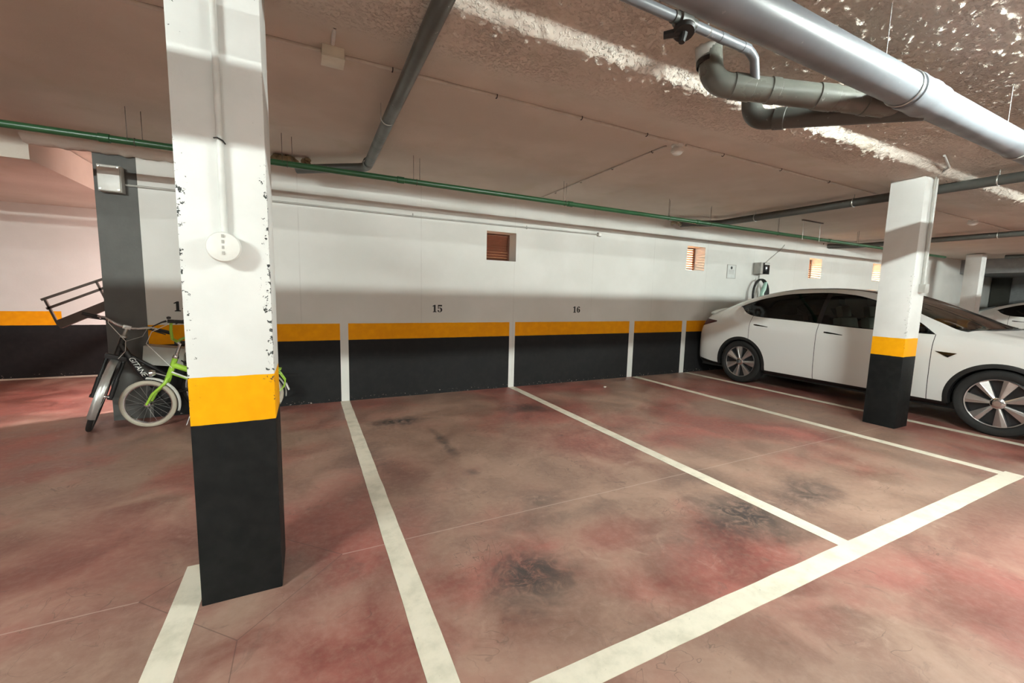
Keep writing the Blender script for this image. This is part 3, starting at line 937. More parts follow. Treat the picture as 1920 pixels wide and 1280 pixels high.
mb = MB(); mb.tube([HB + hd * .03 + Vector((.02, -.026, .02)), Vector((-1.05, GYB - .018, .45)), BBg + Vector((0, -.024, .02))], .008, 8); d_ = mb.build('decal', M['plastic_w'], fr)
mb = MB()
for s in (-1, 1):
    mb.tube([HB - hd * .01 + nF * .02 * s, HB - hd * .06 + nF * .042 * s, F + Vector((.05, 0, .10)) + nF * .048 * s, F + nF * .048 * s], [.016, .015, .012, .010], 12)
mb.tube([HB + hd * .0, HB - hd * .035], .026, 14)
mb.build('fork', M['bikegreen'], g0)
MB().lathe(HT, hd, [(.026, 0), (.028, .01), (.024, .018), (.024, .03), (.016, .035), (.016, .06)], 18).build('headset', M['chrome'], g0)
mb = MB(); mb.tube([HT + hd * .03, HT + hd * .14, Vector((-1.15, GYB, .83))], [.015, .015, .014], 14); mb.build('stem', M['chrome'], g0)
mb = MB()
hb = Vector((-1.150, GYB, .83))
L1 = [hb, hb + Vector((-.01, -.03, .02)), Vector((-1.165, GYB - .10, .87)), Vector((-1.165, GYB - .13, .95)), Vector((-1.160, GYB - .13, 1.02)), Vector((-1.145, GYB - .14, 1.04)), Vector((-1.12, GYB - .15, 1.045))]
L2 = [hb, hb + Vector((.02, .03, .02)), Vector((-1.09, GYB + .12, .87)), Vector((-1.07, GYB + .16, .95)), Vector((-1.06, GYB + .17, 1.02)), Vector((-1.05, GYB + .18, 1.04)), Vector((-1.02, GYB + .18, 1.045))]
mb.tube(L1, .0125, 12); mb.tube(L2, .0125, 12); mb.build('handlebar', M['bikegreen'], g0)
for L, s in ((L1, -1), (L2, 1)):
    e = L[-1]
    MB().tube([e + Vector((-.06, 0, 0)), e + Vector((.07, -.01 * s, -.01))], .017, 12).build('grip', M['plastic_k'], g0)
    mb = MB(); mb.tube([e + Vector((-.07, 0, .0)), e + Vector((-.10, -.02, -.01)), e + Vector((-.17, -.03, -.05))], [.010, .007, .005], 8); mb.lathe(e + Vector((-.05, 0, .03)), (0, 0, 1), [(.016, -.01), (.018, .01), (0, .016)], 12)
    mb.build('brake_lever', M['plastic_k'], g0)
fender(F, nF, .252, -PI * .10, PI * .50, .028, (1, 0, 0)).build('front_mudguard', M['plastic_w'], g0)
fender(Rr, nG, .252, -PI * .05, PI * .8, .028, (1, 0, 0)).build('rear_mudguard', M['plastic_w'], g0)
mb = MB(); mb.tube([STt, Vector((-.74, GYB + .035, .72))], .0135, 12); mb.build('seat_post', M['chrome'], g0)
mb = MB()
rows = []
for i in range(13):
    tt = i / 12; x = -.88 + .27 * tt; w = .018 + .075 * tt ** 1.5; h = .02
    rows.append([Vector((x, GYB + .035 + w * math.cos(q), .735 + h * max(0, math.sin(q)) - .012 * (math.sin(q) < 0))) for q in [2 * PI * j / 12 for j in range(13)]])
mb.grid(rows); mb.build('saddle', M['plastic_k'], g0)
mb = MB()
for s in (-1, 1):
    yy = GYB + .05 + .05 * s
    mb.tube([(-.74, yy, .50), (-.35, yy, .51), (-.27, yy, .50)], .006, 8)
    mb.tube([(-.35, yy, .51), Rr + Vector((0, .06 * s, 0))], .005, 8)
    mb.tube([(-.36, yy, .505), (-.28, yy, .46), (-.235, yy, .38), (-.24, yy, .32), (-.30, yy, .26), (-.36, yy, .235)], .007, 8)
for x in (-.62, -.5, -.38, -.27): mb.tube([(x, GYB, .507), (x, GYB + .10, .507)], .005, 8)
mb.build('rear_rack', M['bikegreen'], g0)
MB().obox((-.215, GYB + .05, .305), (.35, 0, -.9), (0, 1, 0), (.9, 0, .35), .04, .03, .007).build('mudguard_flap', M['plastic_w'], g0)
mb = MB(); mb.lathe((-1.36, GYB - .02, .535), (-1, -.3, 0), [(.0, -.03), (.022, -.028), (.035, 0), (.03, .02), (0, .025)], 16); mb.tube([(-1.35, GYB, .535), HB], .006, 8); mb.build('headlight', M['chrome'], g0)
mb = MB(); mb.lathe(BBg - nG * .06, nG, [(0, 0), (.07, 0), (.07, .003), (0, .003)], 24); mb.tube([BBg - nG * .06, BBg - nG * .07 + Vector((-.13, 0, -.08))], .008, 8)
mb.tube([BBg + nG * .06, BBg + nG * .07 + Vector((.13, 0, .08))], .008, 8); mb.tube([BBg - nG * .06, BBg + nG * .06], .008, 8); mb.build('crank', M['chrome'], g0)
for s, q in ((-1, Vector((-.13, 0, -.08))), (1, Vector((.13, 0, .08)))):
    MB().obox(BBg + nG * .11 * s + q, (1, 0, 0), nG, (0, 0, 1), .04, .045, .010).build('pedal', M['plastic_w'], g0)
MB().tube([Vector((-1.02, GYB - .02, .26)), Vector((-1.10, GYB - .10, .012))], .008, 8).build('kickstand', M['chrome'], g0)
MB().tube([L1[4] + Vector((-.01, 0, 0)), Vector((-1.29, GYB - .2, .95)), Vector((-1.34, GYB - .18, .84)), Vector((-1.28, GYB - .10, .72)), Vector((-1.2, GYB - .03, .58))], .0028, 6).build('brake_cable', M['plastic_w'], g0)

# --- black bike, front wheel turned to the viewer
b0 = thing('city_bicycle', (-1.5, 5.25, 0), 'black bicycle with silver mudguard leaning on the grey pillar, front wheel turned', 'bicycle')
ax = Vector((.316, .02, .948)).normalized()          # steering axis
hz = Vector((.93, .20, -.28)); hz = (hz - ax * hz.dot(ax)).normalized()   # handlebar direction
fw = ax.cross(hz)
if fw.y > 0: fw = -fw
AX = Vector((-1.765, 5.16, .323))
RB = .335
hubw = MB().torus(AX, hz, RB - .021, .021, 56, 10).build('front_wheel', M['rubber'], b0)
MB().lathe(AX, hz, [(.285, -.011), (.297, -.012), (.297, .012), (.285, .011), (.278, 0), (.285, -.011)], 48).build('rim', M['chrome'], hubw)
MB().lathe(AX, hz, [(0, -.055), (.016, -.055), (.016, -.03), (.024, -.028), (.016, 0), (.024, .028), (.016, .03), (.016, .055), (0, .055)], 18).build('hub', M['chrome'], hubw)
mb = MB(); ref = ax; a = (ref - hz * ref.dot(hz)).normalized(); bb = hz.cross(a)
for k in range(28):
    t = 2 * PI * k / 28; s = (1 if (k // 2) % 2 else -1); t2 = t + (.4 if k % 2 else -.4)
    mb.tube([AX + hz * .028 * s + (a * math.cos(t2) + bb * math.sin(t2)) * .02, AX + (a * math.cos(t) + bb * math.sin(t)) * .282], .0011, 4, cap=False)
mb.build('spokes', M['steel'], hubw)
CR = AX + ax * .375 - fw * .045 + Vector((0, 0, 0))        # crown
for s in (-1, 1):
    mb = MB()
    mb.tube([AX + hz * .062 * s + Vector((0, 0, -.01)), AX + hz * .062 * s + ax * .17 - fw * .02], [.019, .021], 14)
    mb.tube([AX + hz * .062 * s + ax * .17 - fw * .02, CR + hz * .062 * s - ax * .02], [.015, .015], 14)
    mb.lathe(AX + hz * .062 * s - ax * .01, hz, [(0, -.02), (.016, -.02), (.016, .02), (0, .02)], 10)
    mb.build('fork_leg', M['bikeblack'], b0)
mb = MB(); mb.obox(CR, hz, fw, ax, .082, .024, .022); mb.build('fork_crown', M['bikeblack'], b0, bevel=.006)
fender(AX, hz, .352, -PI * .12, PI * .62, .030, fw).build('front_mudguard', M['steel'], b0)
H0 = CR + ax * .03; H1 = CR + ax * .20
STM = CR + ax * .305
mb = MB(); mb.tube([H0, H1], .024, 16)
BB = Vector((-1.355, 5.26, .29)); D1 = H0 + ax * .05
mb.tube([H0 + ax * .10, D1 * .0 + (H0 + ax * .05) * .55 + BB * .45, BB], [.029, .026, .023], 16)
SB = Vector((-1.17, 5.29, .62)); REA = Vector((-.86, 5.30, .335))
mb.tube([BB, SB], .017, 14)
mb.tube([H0 + ax * .05, BB * .5 + SB * .5], .016, 12)
for s in (-1, 1):
    yv = Vector((0, .05 * s, 0)); mb.tube([BB + yv * .5, REA + yv], .009, 10); mb.tube([SB + yv * .3, REA + yv], .008, 10)
bf = mb.build('frame', M['bikeblack'], b0)
# lettering on the down tube, facing the viewer
q0 = H0 + ax * .10; dt = (BB - q0).normalized()
up_ = Vector((0, -1, 0)).cross(dt); up_ = -up_ if up_.z < 0 else up_
nrm = Vector((0.12, -1, .1)).normalized(); nrm = (nrm - dt * nrm.dot(dt)).normalized()
yl = nrm.cross(dt)
tm = text_mesh('GITANE', .060, .0008, q0 + dt * .245 + nrm * .031 - yl * .018, dt, yl, .3)
tm.build('lettering', M['plastic_w'], bf, smooth=False)
mb = MB(); mb.tube([H1, H1 + ax * .02], .027, 16); mb.tube([H1 + ax * .02, STM], .0135, 14); mb.obox(STM, fw, hz, ax, .02, .03, .018); mb.build('stem', M['steel'], b0, bevel=.003)
EL = STM + hz * -.265 + ax * .03 - fw * .06; ER = STM + hz * .265 + ax * .03 - fw * .06
mb = MB(); mb.tube([EL + hz * .02, STM - hz * .17 + ax * .04 - fw * .04, STM - hz * .08 + ax * .008, STM - hz * .04, STM + hz * .04, STM + hz * .08 + ax * .008, STM + hz * .17 + ax * .04 - fw * .04, ER - hz * .02], .0125, 12); mb.build('handlebar', M['chrome'], b0)
for e, s in ((EL, -1), (ER, 1)):
    MB().tube([e - hz * .055 * s, e + hz * .065 * s], .0185, 12).build('grip', M['plastic_k'], b0)
    mb = MB(); mb.obox(e - hz * .10 * s + fw * .01, hz, fw, ax, .03, .016, .014); mb.tube([e - hz * .10 * s + fw * .02, e - hz * .07 * s + fw * .055 - ax * .01, e + hz * .03 * s + fw * .06 - ax * .02], [.008, .006, .005], 8)
    mb.build('brake_lever', M['plastic_k'], b0)
for s in (-1, 1):
    e = EL if s < 0 else ER
    MB().tube([e - hz * .12 * s + fw * .02, e * .5 + STM * .5 + fw * .10 + ax * (.0 if s < 0 else -.06), STM + hz * .03 + fw * .09 - ax * .12, STM + hz * .05 + fw * .05 - ax * .22, CR + fw * .05 + hz * .02], .0028, 6).build('brake_cable', M['plastic_w'] if s < 0 else M['conduit'], b0)
mb = MB(); rw = mb.torus(REA, (0.05, 1, 0), RB - .021, .021, 56, 10).build('rear_wheel', M['rubber'], b0)
MB().lathe(REA, (0.05, 1, 0), [(.285, -.011), (.297, -.012), (.297, .012), (.285, .011), (.278, 0), (.285, -.011)], 48).build('rim', M['chrome'], rw)
MB().tube([SB, Vector((-1.12, 5.30, .78))], .0135, 12).build('seat_post', M['chrome'], b0)
mb = MB(); rows = []
for i in range(13):
    tt = i / 12; x = -1.22 + .26 * tt; w = .018 + .075 * tt ** 1.5
    rows.append([Vector((x, 5.30 + w * math.cos(q), .80 + .02 * max(0, math.sin(q)) - .012 * (math.sin(q) < 0))) for q in [2 * PI * j / 12 for j in range(13)]])
mb.grid(rows); mb.build('saddle', M['plastic_k'], b0)
mb = MB(); mb.lathe(BB + Vector((0, -.07, 0)), (0, 1, 0), [(.03, 0), (.085, 0), (.085, .003), (.03, .003)], 24); mb.tube([BB + Vector((0, -.07, 0)), BB + Vector((.10, -.08, -.14))], .009, 8); mb.build('crank', M['bikeblack'], b0)
# grey box standing behind the handlebars
t = thing('storage_box', (-1.3, 5.37, .6), 'grey plastic box wedged behind the two bicycles against the wall', 'box')
cb = Vector((-1.31, 5.36, .665)); ux = Vector((1, 0, -.13)); uz = Vector((.10, 0, 1))
mb = MB(); mb.obox(cb, ux, (0, 1, 0), uz, .165, .09, .095); mb.build('box_body', M['cratem'], t, bevel=.006)
mb = MB(); mb.obox(cb + Vector((.09, -.092, -.01)), ux, (0, 1, 0), uz, .018, .003, .006); mb.build('hand_hole', M['plastic_k'], t, smooth=False)
for k in range(3):
    MB().obox(cb + Vector((.055 + k * .022, -.091, -.04)), uz, (0, 1, 0), ux, .05, .0015, .0015).build('rib', M['conduit'], t, smooth=False)


# ================================================================== CAR
def hermite(tab):
    xs_ = [a for a, _ in tab]; ys_ = [b for _, b in tab]; n = len(tab)
    d = [(ys_[i + 1] - ys_[i]) / (xs_[i + 1] - xs_[i]) for i in range(n - 1)]
    m = [d[0]] + [0 if d[i - 1] * d[i] <= 0 else 2 * d[i - 1] * d[i] / (d[i - 1] + d[i]) for i in range(1, n - 1)] + [d[-1]]

    def f(x):
        if x <= xs_[0]: return ys_[0]
        if x >= xs_[-1]: return ys_[-1]
        i = 0
        while xs_[i + 1] < x: i += 1
        h = xs_[i + 1] - xs_[i]; t = (x - xs_[i]) / h
        return ((2 * t ** 3 - 3 * t ** 2 + 1) * ys_[i] + (t ** 3 - 2 * t ** 2 + t) * h * m[i] + (-2 * t ** 3 + 3 * t ** 2) * ys_[i + 1] + (t ** 3 - t ** 2) * h * m[i + 1])
    return f


CL = 4.71
f_w = hermite([(0, .72), (.05, .80), (.15, .87), (.35, .94), (.65, .985), (1.0, 1.0), (3.9, 1.0), (4.2, .985), (4.45, .955), (4.6, .915), (4.68, .86), (CL, .80)])
f_zl = hermite([(0, .56), (.06, .64), (.2, .76), (.45, .87), (.77, .965), (1.1, 1.01), (1.43, 1.03), (2.1, 1.04), (2.35, 1.05), (2.66, 1.07), (3.02, 1.09), (3.4, 1.105), (3.62, 1.118), (3.75, 1.15), (3.86, 1.205), (3.94, 1.27), (4.05, 1.235), (4.2, 1.18), (4.4, 1.10), (4.55, 1.03), (4.64, .93), (CL, .70)])
f_yl = hermite([(0, .80), (.2, .86), (.77, .90), (1.43, .895), (2.4, .90), (3.4, .885), (3.75, .855), (3.94, .775), (4.05, .79), (4.2, .82), (4.4, .85), (4.6, .87), (CL, .88)])
f_zt = hermite([(1.43, 1.03), (1.60, 1.16), (1.88, 1.32), (2.14, 1.42), (2.38, 1.48), (2.71, 1.508), (3.15, 1.49), (3.55, 1.42), (3.80, 1.335), (3.94, 1.27)])
f_yt = hermite([(1.43, .895), (1.60, .835), (1.88, .745), (2.14, .69), (2.4, .662), (2.75, .648), (3.15, .652), (3.55, .69), (3.94, .775)])
f_zr = hermite([(0, .585), (.06, .67), (.2, .80), (.45, .915), (.77, 1.005), (1.1, 1.06), (1.25, 1.085), (1.43, 1.165), (1.59, 1.24), (1.9, 1.395), (2.14, 1.485), (2.4, 1.532), (2.72, 1.552), (3.1, 1.542), (3.5, 1.485), (3.75, 1.415), (3.95, 1.345), (4.2, 1.245), (4.4, 1.165), (4.55, 1.10), (4.64, .985), (CL, .74)])
f_yr = hermite([(0, .74), (.2, .78), (.6, .80), (1.1, .80), (1.25, .80), (1.59, .765), (1.9, .69), (2.14, .645), (2.4, .612), (2.75, .598), (3.1, .60), (3.5, .625), (3.95, .69), (4.4, .72), (4.6, .76), (CL, .78)])
f_zc = hermite([(0, .62), (.06, .71), (.2, .845), (.45, .955), (.77, 1.04), (1.0, 1.085), (1.19, 1.145), (1.40, 1.235), (1.66, 1.345), (1.90, 1.43), (2.2, 1.515), (2.5, 1.57), (2.8, 1.59), (3.1, 1.588), (3.4, 1.56), (3.7, 1.505), (4.0, 1.425), (4.25, 1.34), (4.5, 1.225), (4.57, 1.19), (4.62, 1.10), (4.67, .97), (CL, .76)])


def section(s):
    w = f_w(s); zl = f_zl(s)
    k = (zl - .24)
    inwin = 1.43 < s < 3.94
    zt = f_zt(s) if inwin else zl
    yt = f_yt(s) if inwin else f_yl(s)
    zr = max(f_zr(s), zt + .012); zc = max(f_zc(s), zr + .01)
    yl_ = f_yl(s); yr = min(f_yr(s), yt - .004)
    pts = [(.80, .20), (.925, .27), (.945, .24 + k * .16), (.957, .24 + k * .42), (.958, .24 + k * .66), (.945, .24 + k * .86), (yl_, zl)]
    if inwin: pts.append((yt, zt))
    pts += [(yr, zr), (yr * .62, zr + .72 * (zc - zr)), (0, zc)]
    return [(y * w if i < 7 or True else y, z) for i, (y, z) in enumerate(pts)], zl, zt, zr


_cache = {}


def sec_curve(s):
    key = round(s, 4)
    if key in _cache: return _cache[key]
    P, zl, zt, zr = section(s)
    n = len(P); out = []
    ir = n - 3       # index of the rail point
    corner = {n - 5 if n == 11 else -1, ir}
    T = []
    for i in range(n):
        if i == 0: t = (P[1][0] - P[0][0], P[1][1] - P[0][1])
        elif i == n - 1: t = (-(P[-2][0]) * 1.0, 0.)
        else:
            a = (P[i][0] - P[i - 1][0], P[i][1] - P[i - 1][1]); b = (P[i + 1][0] - P[i][0], P[i + 1][1] - P[i][1])
            la = math.hypot(*a) + 1e-6; lb = math.hypot(*b) + 1e-6
            t = ((a[0] / la * lb + b[0] / lb * la) / (la + lb), (a[1] / la * lb + b[1] / lb * la) / (la + lb))
            t = (t[0], t[1])
        T.append(t)
    for i in range(n - 1):
        a, b = P[i], P[i + 1]; L = math.hypot(b[0] - a[0], b[1] - a[1])

        def nt(t):
            l = math.hypot(*t) + 1e-9; return (t[0] / l * L, t[1] / l * L)
        ta, tb = nt(T[i]), nt(T[i + 1])
        m = 14
        for j in range(m):
            t = j / m
            h = (2 * t ** 3 - 3 * t ** 2 + 1, t ** 3 - 2 * t ** 2 + t, -2 * t ** 3 + 3 * t ** 2, t ** 3 - t ** 2)
            out.append((i + t, h[0] * a[0] + h[1] * ta[0] + h[2] * b[0] + h[3] * tb[0], h[0] * a[1] + h[1] * ta[1] + h[2] * b[1] + h[3] * tb[1]))
    out.append((n - 1., P[-1][0], P[-1][1]))
    r = (out, ir, zl, zt, zr)
    _cache[key] = r
    return r


def at_z(s, z):
    """point (y, z) of the side at height z (below the rail)"""
    out, ir, *_ = sec_curve(s)
    prev = out[0]
    if z <= prev[2]: return prev[1], z
    for q in out[1:]:
        if q[2] >= z:
            t = (z - prev[2]) / max(1e-9, q[2] - prev[2])
            return prev[1] + (q[1] - prev[1]) * t, z
        prev = q
        if q[0] >= ir: break
    return prev[1], prev[2]


def at_v(s, v):
    """roof side: v=0 rail .. 1 centre"""
    out, ir, *_ = sec_curve(s)
    u = ir + v * (out[-1][0] - ir)
    for i in range(len(out) - 1):
        if out[i + 1][0] >= u:
            a, b = out[i], out[i + 1]; t = (u - a[0]) / max(1e-9, b[0] - a[0])
            return a[1] + (b[1] - a[1]) * t, a[2] + (b[2] - a[2]) * t
    return out[-1][1], out[-1][2]


WF, WR = .87, 3.79          # axle stations
RA = .425                   # wheel-arch radius
AZ = .345


def z_low(s):
    z = .275
    for c in (WF, WR):
        if abs(s - c) < RA: z = max(z, AZ + math.sqrt(RA * RA - (s - c) ** 2))
    if s > 4.3: z = max(z, .275 + (s - 4.3) * .12)
    return z


def stations(a, b, st=.045):
    out = [a + (b - a) * i / max(1, round((b - a) / st)) for i in range(max(1, round((b - a) / st)) + 1)]
    for c in (WF, WR):
        for k in range(33):
            q = c - RA * math.cos(PI * k / 32)
            for e in ((-1e-3 if k == 0 else (1e-3 if k == 32 else 0)), 0.):
                if a < q + e < b: out.append(q + e)
    out = sorted(out)
    res = [out[0]]
    for q in out[1:]:
        if q - res[-1] > 4e-4: res.append(q)
    return res


def build_car(cx, y0, label, group=None):
    root = thing('car', (cx, y0 + 2.35, 0), label, 'car', group)
    W = lambda side, s, y, z: (cx + side * y, y0 + s, z)

    def side_patch(a, b, zlo, zhi, n, off=0., sides=(-1, 1), st=.045):
        mb = MB()
        for sd in sides:
            rows = []
            for s in stations(a, b, st):
                lo, hi = zlo(s), zhi(s); r = []
                for j in range(n + 1):
                    z = lo + (hi - lo) * j / n
                    y, z2 = at_z(s, z)
                    r.append(W(sd, s, y + off, z2))
                rows.append(r)
            mb.grid(rows)
        return mb

    def warp(s, v):
        # screen base and hood shut line bow forward in the middle
        k = math.exp(-((s - 1.2) / .35) ** 2) * .17
        return s - k * (1 - (1 - v) ** 2)

    def top_patch(a, b, off=0., st=.05, v0=0., v1=1., nv=16):
        mb = MB()
        for sd in (-1, 1):
            rows = []
            for s in stations(a, b, st):
                r = []
                for j in range(nv + 1):
                    v = v0 + (v1 - v0) * j / nv
                    s2 = warp(s, v)
                    y, z = at_v(s2, v)
                    r.append(W(sd, s2, y, z + off))
                rows.append(r)
            mb.grid(rows)
        return mb
    g = .0035
    # shell: fenders, quarters, pillars, rails, tail, nose
    mb = MB()

    def merge(o): mb.add(o.v, o.f)
    merge(side_patch(0, 1.43 - g, z_low, f_zl, 16))
    merge(side_patch(3.66 + g, CL, z_low, f_zl, 16))
    merge(side_patch(0.0, 1.43, f_zl, lambda s: section(s)[3], 3))
    merge(side_patch(3.94, CL, f_zl, lambda s: section(s)[3], 4))
    merge(side_patch(1.43, 3.94, lambda s: max(f_zt(s), f_zl(s)) + .0, lambda s: section(s)[3], 4))
    merge(top_patch(0, .10)); merge(top_patch(4.50, CL, v0=0.))
    # close the nose and the tail
    for s in (0., CL):
        out = sec_curve(s)[0]
        ring = [W(-1, s, q[1], q[2]) for q in out] + [W(1, s, q[1], q[2]) for q in reversed(out[:-1])]
        mb.add(ring, [tuple(range(len(ring)))])
    shell = mb.build('body_shell', M['carpaint'], root, angle=50)
    # doors
    for a, b, nm, hs in ((1.43 + g, 2.66 - g, 'front_door', 2.36), (2.66 + g, 3.66 - g, 'rear_door', 3.48)):
        for sd in (-1, 1):
            d = side_patch(a, b, z_low, f_zl, 18, sides=(sd,)).build(nm, M['carpaint'], root, angle=50)
            zh = .935 if nm == 'front_door' else .965
            hh = MB(); pts = []
            off0 = hs - .02 if nm == 'front_door' else 3.36
            for i in range(7):
                s = off0 + .225 * i / 6
                y, z = at_z(s, zh + .02 * i / 6); pts.append(W(sd, s, y + .004, z))
            hh.tube(pts, [.004, .006, .008, .009, .011, .012, .009], 10)
            hh.build('door_handle', M['gloss_k'], d)
    # dark gaps behind the shut lines
    for s in (1.43, 2.66, 3.66):
        for sd in (-1, 1):
            mb = MB(); rows = []
            for dsx in (-.012, .012):
                r = []
                for j in range(17):
                    lo, hi = z_low(s), f_zl(s); z = lo + (hi - lo) * j / 16
                    y, z2 = at_z(s, z); r.append(W(sd, s + dsx, y - .006, z2))
                rows.append(r)
            mb.grid(rows)
            mb.build('door_seal', M['trim'], root)
    # glass
    for sd in (-1, 1):
        side_patch(1.433, 2.64, lambda s: f_zl(s), lambda s: max(f_zl(s) + .001, f_zt(s)), 8, off=-.004, sides=(sd,)).build('front_side_window', M['glass'], root)
        side_patch(2.70, 3.94, lambda s: f_zl(s), lambda s: max(f_zl(s) + .0005, f_zt(s)), 8, off=-.004, sides=(sd,)).build('rear_side_window', M['glass_d'], root)
        side_patch(2.64, 2.70, lambda s: f_zl(s), f_zt, 8, off=-.003, sides=(sd,)).build('door_pillar_trim', M['gloss_k'], root)
    # black window surround
    for sd in (-1, 1):
        mb = MB()
        for f in (f_zl, f_zt):
            rows = []
            for s in stations(1.44, 3.94):
                z = f(s); e = .010
                if f is f_zt: e = -.012
                y1, z1 = at_z(s, z - .002); y2, z2 = at_z(s, z + e)
                rows.append([W(sd, s, y1 + .002, z1), W(sd, s, y2 + .002, z2)])
            mb.grid(rows)
        mb.build('window_trim', M['gloss_k'], root)
    top_patch(1.255, 2.06, -.001).build('windscreen', M['glass_ws'], root)
    top_patch(2.06, 2.10, -.001).build('roof_header', M['gloss_k'], root)
    top_patch(2.10, 3.36, -.001, v0=.06).build('glass_roof', M['glass_d'], root)
    top_patch(2.10, 3.36, -.001, v1=.06, nv=2).build('roof_rail', M['carpaint'], root)
    top_patch(3.36, 4.50, -.001, v0=.10).build('rear_window', M['glass_d'], root)
    top_patch(3.36, 4.50, .0, v1=.10, nv=3).build('hatch_frame', M['carpaint'], root)
    top_patch(.104, 1.20).build('bonnet', M['carpaint'], root, angle=60)
    top_patch(1.20, 1.255, -.008).build('cowl', M['trim'], root)
    # spoiler lip
    mb = MB(); rows = []
    for i in range(25):
        v = i / 24 * 2 - 1; sd = -1 if v < 0 else 1
        y, z = at_v(4.53, 1 - abs(v) * .98)
        rows.append([(cx + sd * y, y0 + 4.52, z + .004), (cx + sd * y, y0 + 4.605, z + .018), (cx + sd * y, y0 + 4.60, z + .0), (cx + sd * y, y0 + 4.54, z - .02)])
    mb.grid(rows); mb.build('spoiler', M['carpaint'], root)
    # arch cladding, wheel wells, sills
    for c, nm in ((WF, 'front'), (WR, 'rear')):
        for sd in (-1, 1):
            mb = MB(); rows = []
            for k in range(41):
                th = math.radians(-12 + 204 * k / 40)
                r = []
                for rr, o in ((RA + .001, .001), (RA - .02, .006), (RA - .045, .004), (RA - .05, -.05)):
                    s = c + rr * math.cos(th); z = max(.20, AZ + rr * math.sin(th))
                    y, z2 = at_z(s, z); r.append(W(sd, s, y + o, z2))
                rows.append(r)
            mb.grid(rows); mb.build('wheel_arch_trim', M['trim'], root)
            mb = MB(); rows = []
            for k in range(25):
                th = PI * k / 24
                s = c + (RA - .045) * math.cos(th); z = AZ - .05 + (RA - .0) * math.sin(th)
                rows.append([W(sd, s, .90, z), W(sd, s, .58, z)])
            mb.grid(rows)
            mb.add([W(sd, c + (RA) * math.cos(PI * k / 12), .58, AZ - .15 + (RA + .1) * math.sin(PI * k / 12)) for k in range(13)], [tuple(range(13))])
            mb.build('wheel_well', M['trim'], root)
    for sd in (-1, 1):
        side_patch(WF + RA - .03, WR - RA + .03, lambda s: .185, lambda s: .275, 4, off=-.006, sides=(sd,)).build('sill_cladding', M['trim'], root)
    mb = MB(); mb2 = side_patch(WR + RA - .02, 4.64, lambda s: .20, z_low, 4, off=-.008); mb.add(mb2.v, mb2.f)
    mb.build('rear_bumper_cladding', M['trim'], root)
    side_patch(.05, WF - RA + .02, lambda s: .19, z_low, 4, off=-.008).build('front_bumper_cladding', M['trim'], root)
    mb = MB(); mb.box(cx - .82, cx + .82, y0 + .10, y0 + 4.6, .19, .27); mb.build('underbody', M['trim'], root, smooth=False)
    # lamps
    for sd in (-1, 1):
        mb = MB(); rows = []
        for i in range(15):
            s = 4.27 + (CL - .03 - 4.27) * i / 14; t = i / 14
            zc_ = 1.0 - .04 * t; h = .010 + .07 * t
            r = []
            for j in range(5):
                y, z = at_z(s, zc_ - h + 2 * h * j / 4); r.append(W(sd, s, y + .006, z))
            rows.append(r)
        mb.grid(rows)
        mb.build('tail_light', M['taillight'], root)
    for sd in (-1, 1):
        mb = MB(); rows = []
        for i in range(15):
            s = .04 + .46 * i / 14; t = 1 - i / 14; r = []
            zc_ = f_zl(s) - .06; h = .006 + .035 * t
            for j in range(5):
                y, z = at_z(s, zc_ - h + 2 * h * j / 4); r.append(W(sd, s, y + .004, z))
            rows.append(r)
        mb.grid(rows)
        mb.build('headlight', M['gloss_k'], root)
    # repeater camera badge on the wing
    for sd in (-1, 1):
        tri = [(1.395, .845), (1.215, .838), (1.285, .785)]; mb = MB(); f = []; b_ = []
        for s, z in tri:
            y, z2 = at_z(s, z); f.append(W(sd, s, y + .010, z2)); b_.append(W(sd, s, y - .004, z2))
        mb.add(f + b_, [(0, 1, 2), (5, 4, 3), (0, 3, 4, 1), (1, 4, 5, 2), (2, 5, 3, 0)]); mb.build('side_camera', M['gloss_k'], root, smooth=False)
    # mirrors
    for sd in (-1, 1):
        mb = MB(); rows = []
        for i in range(11):
            t = i / 10; yy = .93 + .20 * t; q = math.sin(PI * min(1, t * .8 + .2)) ** .5
            rows.append([(cx + sd * yy, y0 + 1.66 + .07 * q * math.cos(a), 1.105 + .065 * q * math.sin(a)) for a in [2 * PI * j / 14 for j in range(15)]])
        mb.grid(rows); mb.add(rows[0][:-1], [tuple(range(14))]); mb.add(rows[-1][:-1], [tuple(range(14))])
        mb.build('door_mirror', M['gloss_k'], root, angle=60)
    # door mirror feet are part of the glass corner
    # interior
    mb = MB(); mb.box(cx - .78, cx + .78, y0 + 1.2, y0 + 4.3, .28, .42)
    mb.box(cx - .78, cx + .78, y0 + 1.30, y0 + 1.62, .42, .96)
    mb.box(cx - .80, cx - .76, y0 + 1.5, y0 + 4.0, .3, .98); mb.box(cx + .76, cx + .80, y0 + 1.5, y0 + 4.0, .3, .98)
    mb.box(cx - .66, cx + .66, y0 + 3.35, y0 + 3.5, .4, 1.05)
    mb.build('cabin_lining', M['interior'], root, smooth=False)
    for sx in (-.38, .38):
        for s0, nm in ((2.45, 'front_seat'), (3.20, 'rear_seat')):
            mb = MB(); mb.box(cx + sx - .24, cx + sx + .24, y0 + s0 - .45, y0 + s0 + .08, .42, .60)
            mb.obox((cx + sx, y0 + s0 + .08, .86), (1, 0, 0), (0, 1, -.22), (0, .22, 1), .23, .055, .30)
            mb.obox((cx + sx, y0 + s0 + .17, 1.24), (1, 0, 0), (0, 1, -.22), (0, .22, 1), .12, .045, .085)
            mb.build(nm, M['seat'] if nm == 'front_seat' else M['interior'], root, bevel=.03)
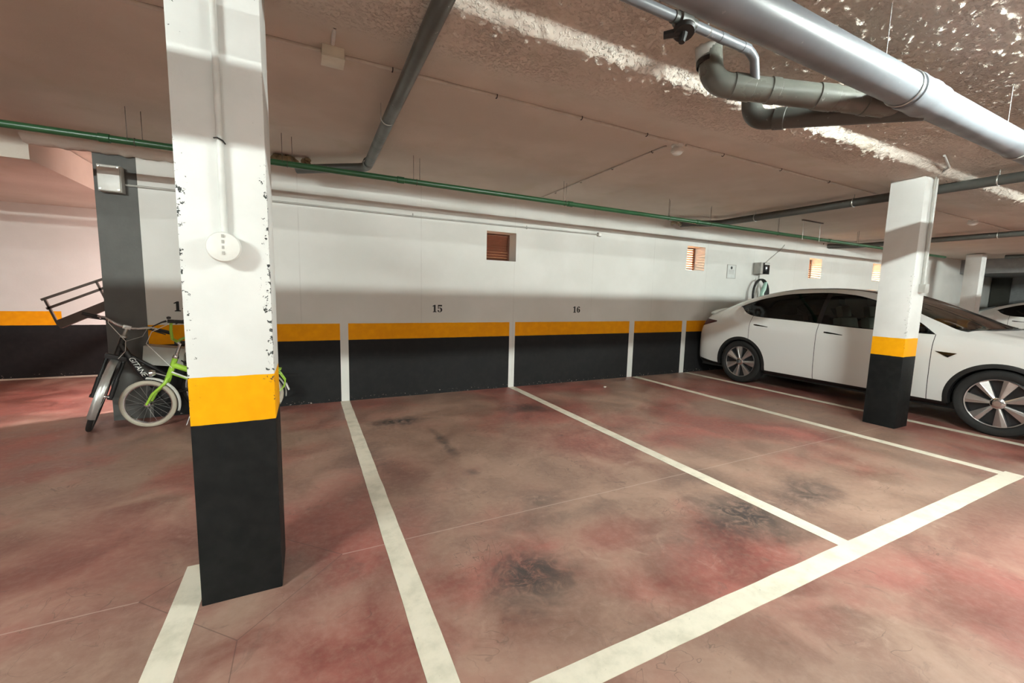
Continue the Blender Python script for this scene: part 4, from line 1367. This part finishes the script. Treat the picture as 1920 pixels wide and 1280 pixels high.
    mb = MB(); mb.torus((cx + .38, y0 + 1.86, .93), (0, 1, -.4), .17, .015, 30, 8); mb.tube([(cx + .38, y0 + 1.86, .93), (cx + .38, y0 + 1.6, .88)], .03, 10); mb.tube([(cx + .22, y0 + 1.86, .93), (cx + .54, y0 + 1.86, .93)], .02, 8)
    mb.build('steering_wheel', M['interior'], root)
    # wheels
    for c in (WF, WR):
        for sd in (-1, 1):
            X = cx + sd * .935; C = Vector((X, y0 + c, .352)); n = Vector((sd, 0, 0))
            tr = MB().lathe(C, n, [(.262, -.21), (.30, -.225), (.335, -.22), (.350, -.195), (.352, -.17), (.352, -.04), (.350, -.02), (.335, .0), (.310, .008), (.285, .006), (.268, -.004), (.258, -.012)], 64).build('tyre', M['rubber'], root, angle=30)
            MB().lathe(C, n, [(.259, -.20), (.259, -.06), (.262, -.008), (.256, -.004), (.248, -.010), (.244, -.03), (.235, -.055), (.10, -.065), (0, -.065)], 64).build('rim', M['rimdark'], tr)
            mb = MB(); ref = Vector((0, 0, 1)); a = ref; b_ = n.cross(a)
            nb = 7
            for k in range(nb):
                th = 2 * PI * (k + .5 * (c == WF)) / nb + .2
                def pp(r, t, h): return C + (a * math.cos(th + t) + b_ * math.sin(th + t)) * r + n * h
                # faceted blade: narrow at hub, wide at the rim, ridge off-centre
                i0, i1, im = pp(.055, -.25, -.012), pp(.055, .25, -.012), pp(.055, 0, -.004)
                o0, o1, om = pp(.247, -.265, -.022), pp(.247, .175, -.010), pp(.247, .02, -.004)
                q0_, q1_, qm = pp(.055, -.25, -.05), pp(.055, .25, -.05), None
                r0, r1 = pp(.247, -.265, -.05), pp(.247, .175, -.05)
                mb.add([i0, i1, im, o0, o1, om, q0_, q1_, r0, r1], [(0, 2, 5, 3), (2, 1, 4, 5), (0, 3, 8, 6), (1, 7, 9, 4), (3, 5, 4, 9, 8), (6, 8, 9, 7)])
            mb.lathe(C, n, [(.256, -.012), (.252, -.003), (.246, -.005), (.243, -.014)], 64)
            mb.build('wheel_spokes', M['rimsilver'], tr, smooth=False)
            mb = MB(); mb.lathe(C, n, [(.062, -.05), (.060, -.008), (.050, .0), (.030, .002), (.028, .006), (0, .007)], 28); mb.build('hub_cap', M['chrome'], tr)
    return root


car = build_car(7.425, .69, 'white electric hatchback parked against the wall behind the second column')
car2 = copy_tree(car)
car2.location = (18.45, car.location.y - .1, 0)
car2['label'] = 'distant white car at the far right edge, seen over the bonnet of the nearer car'
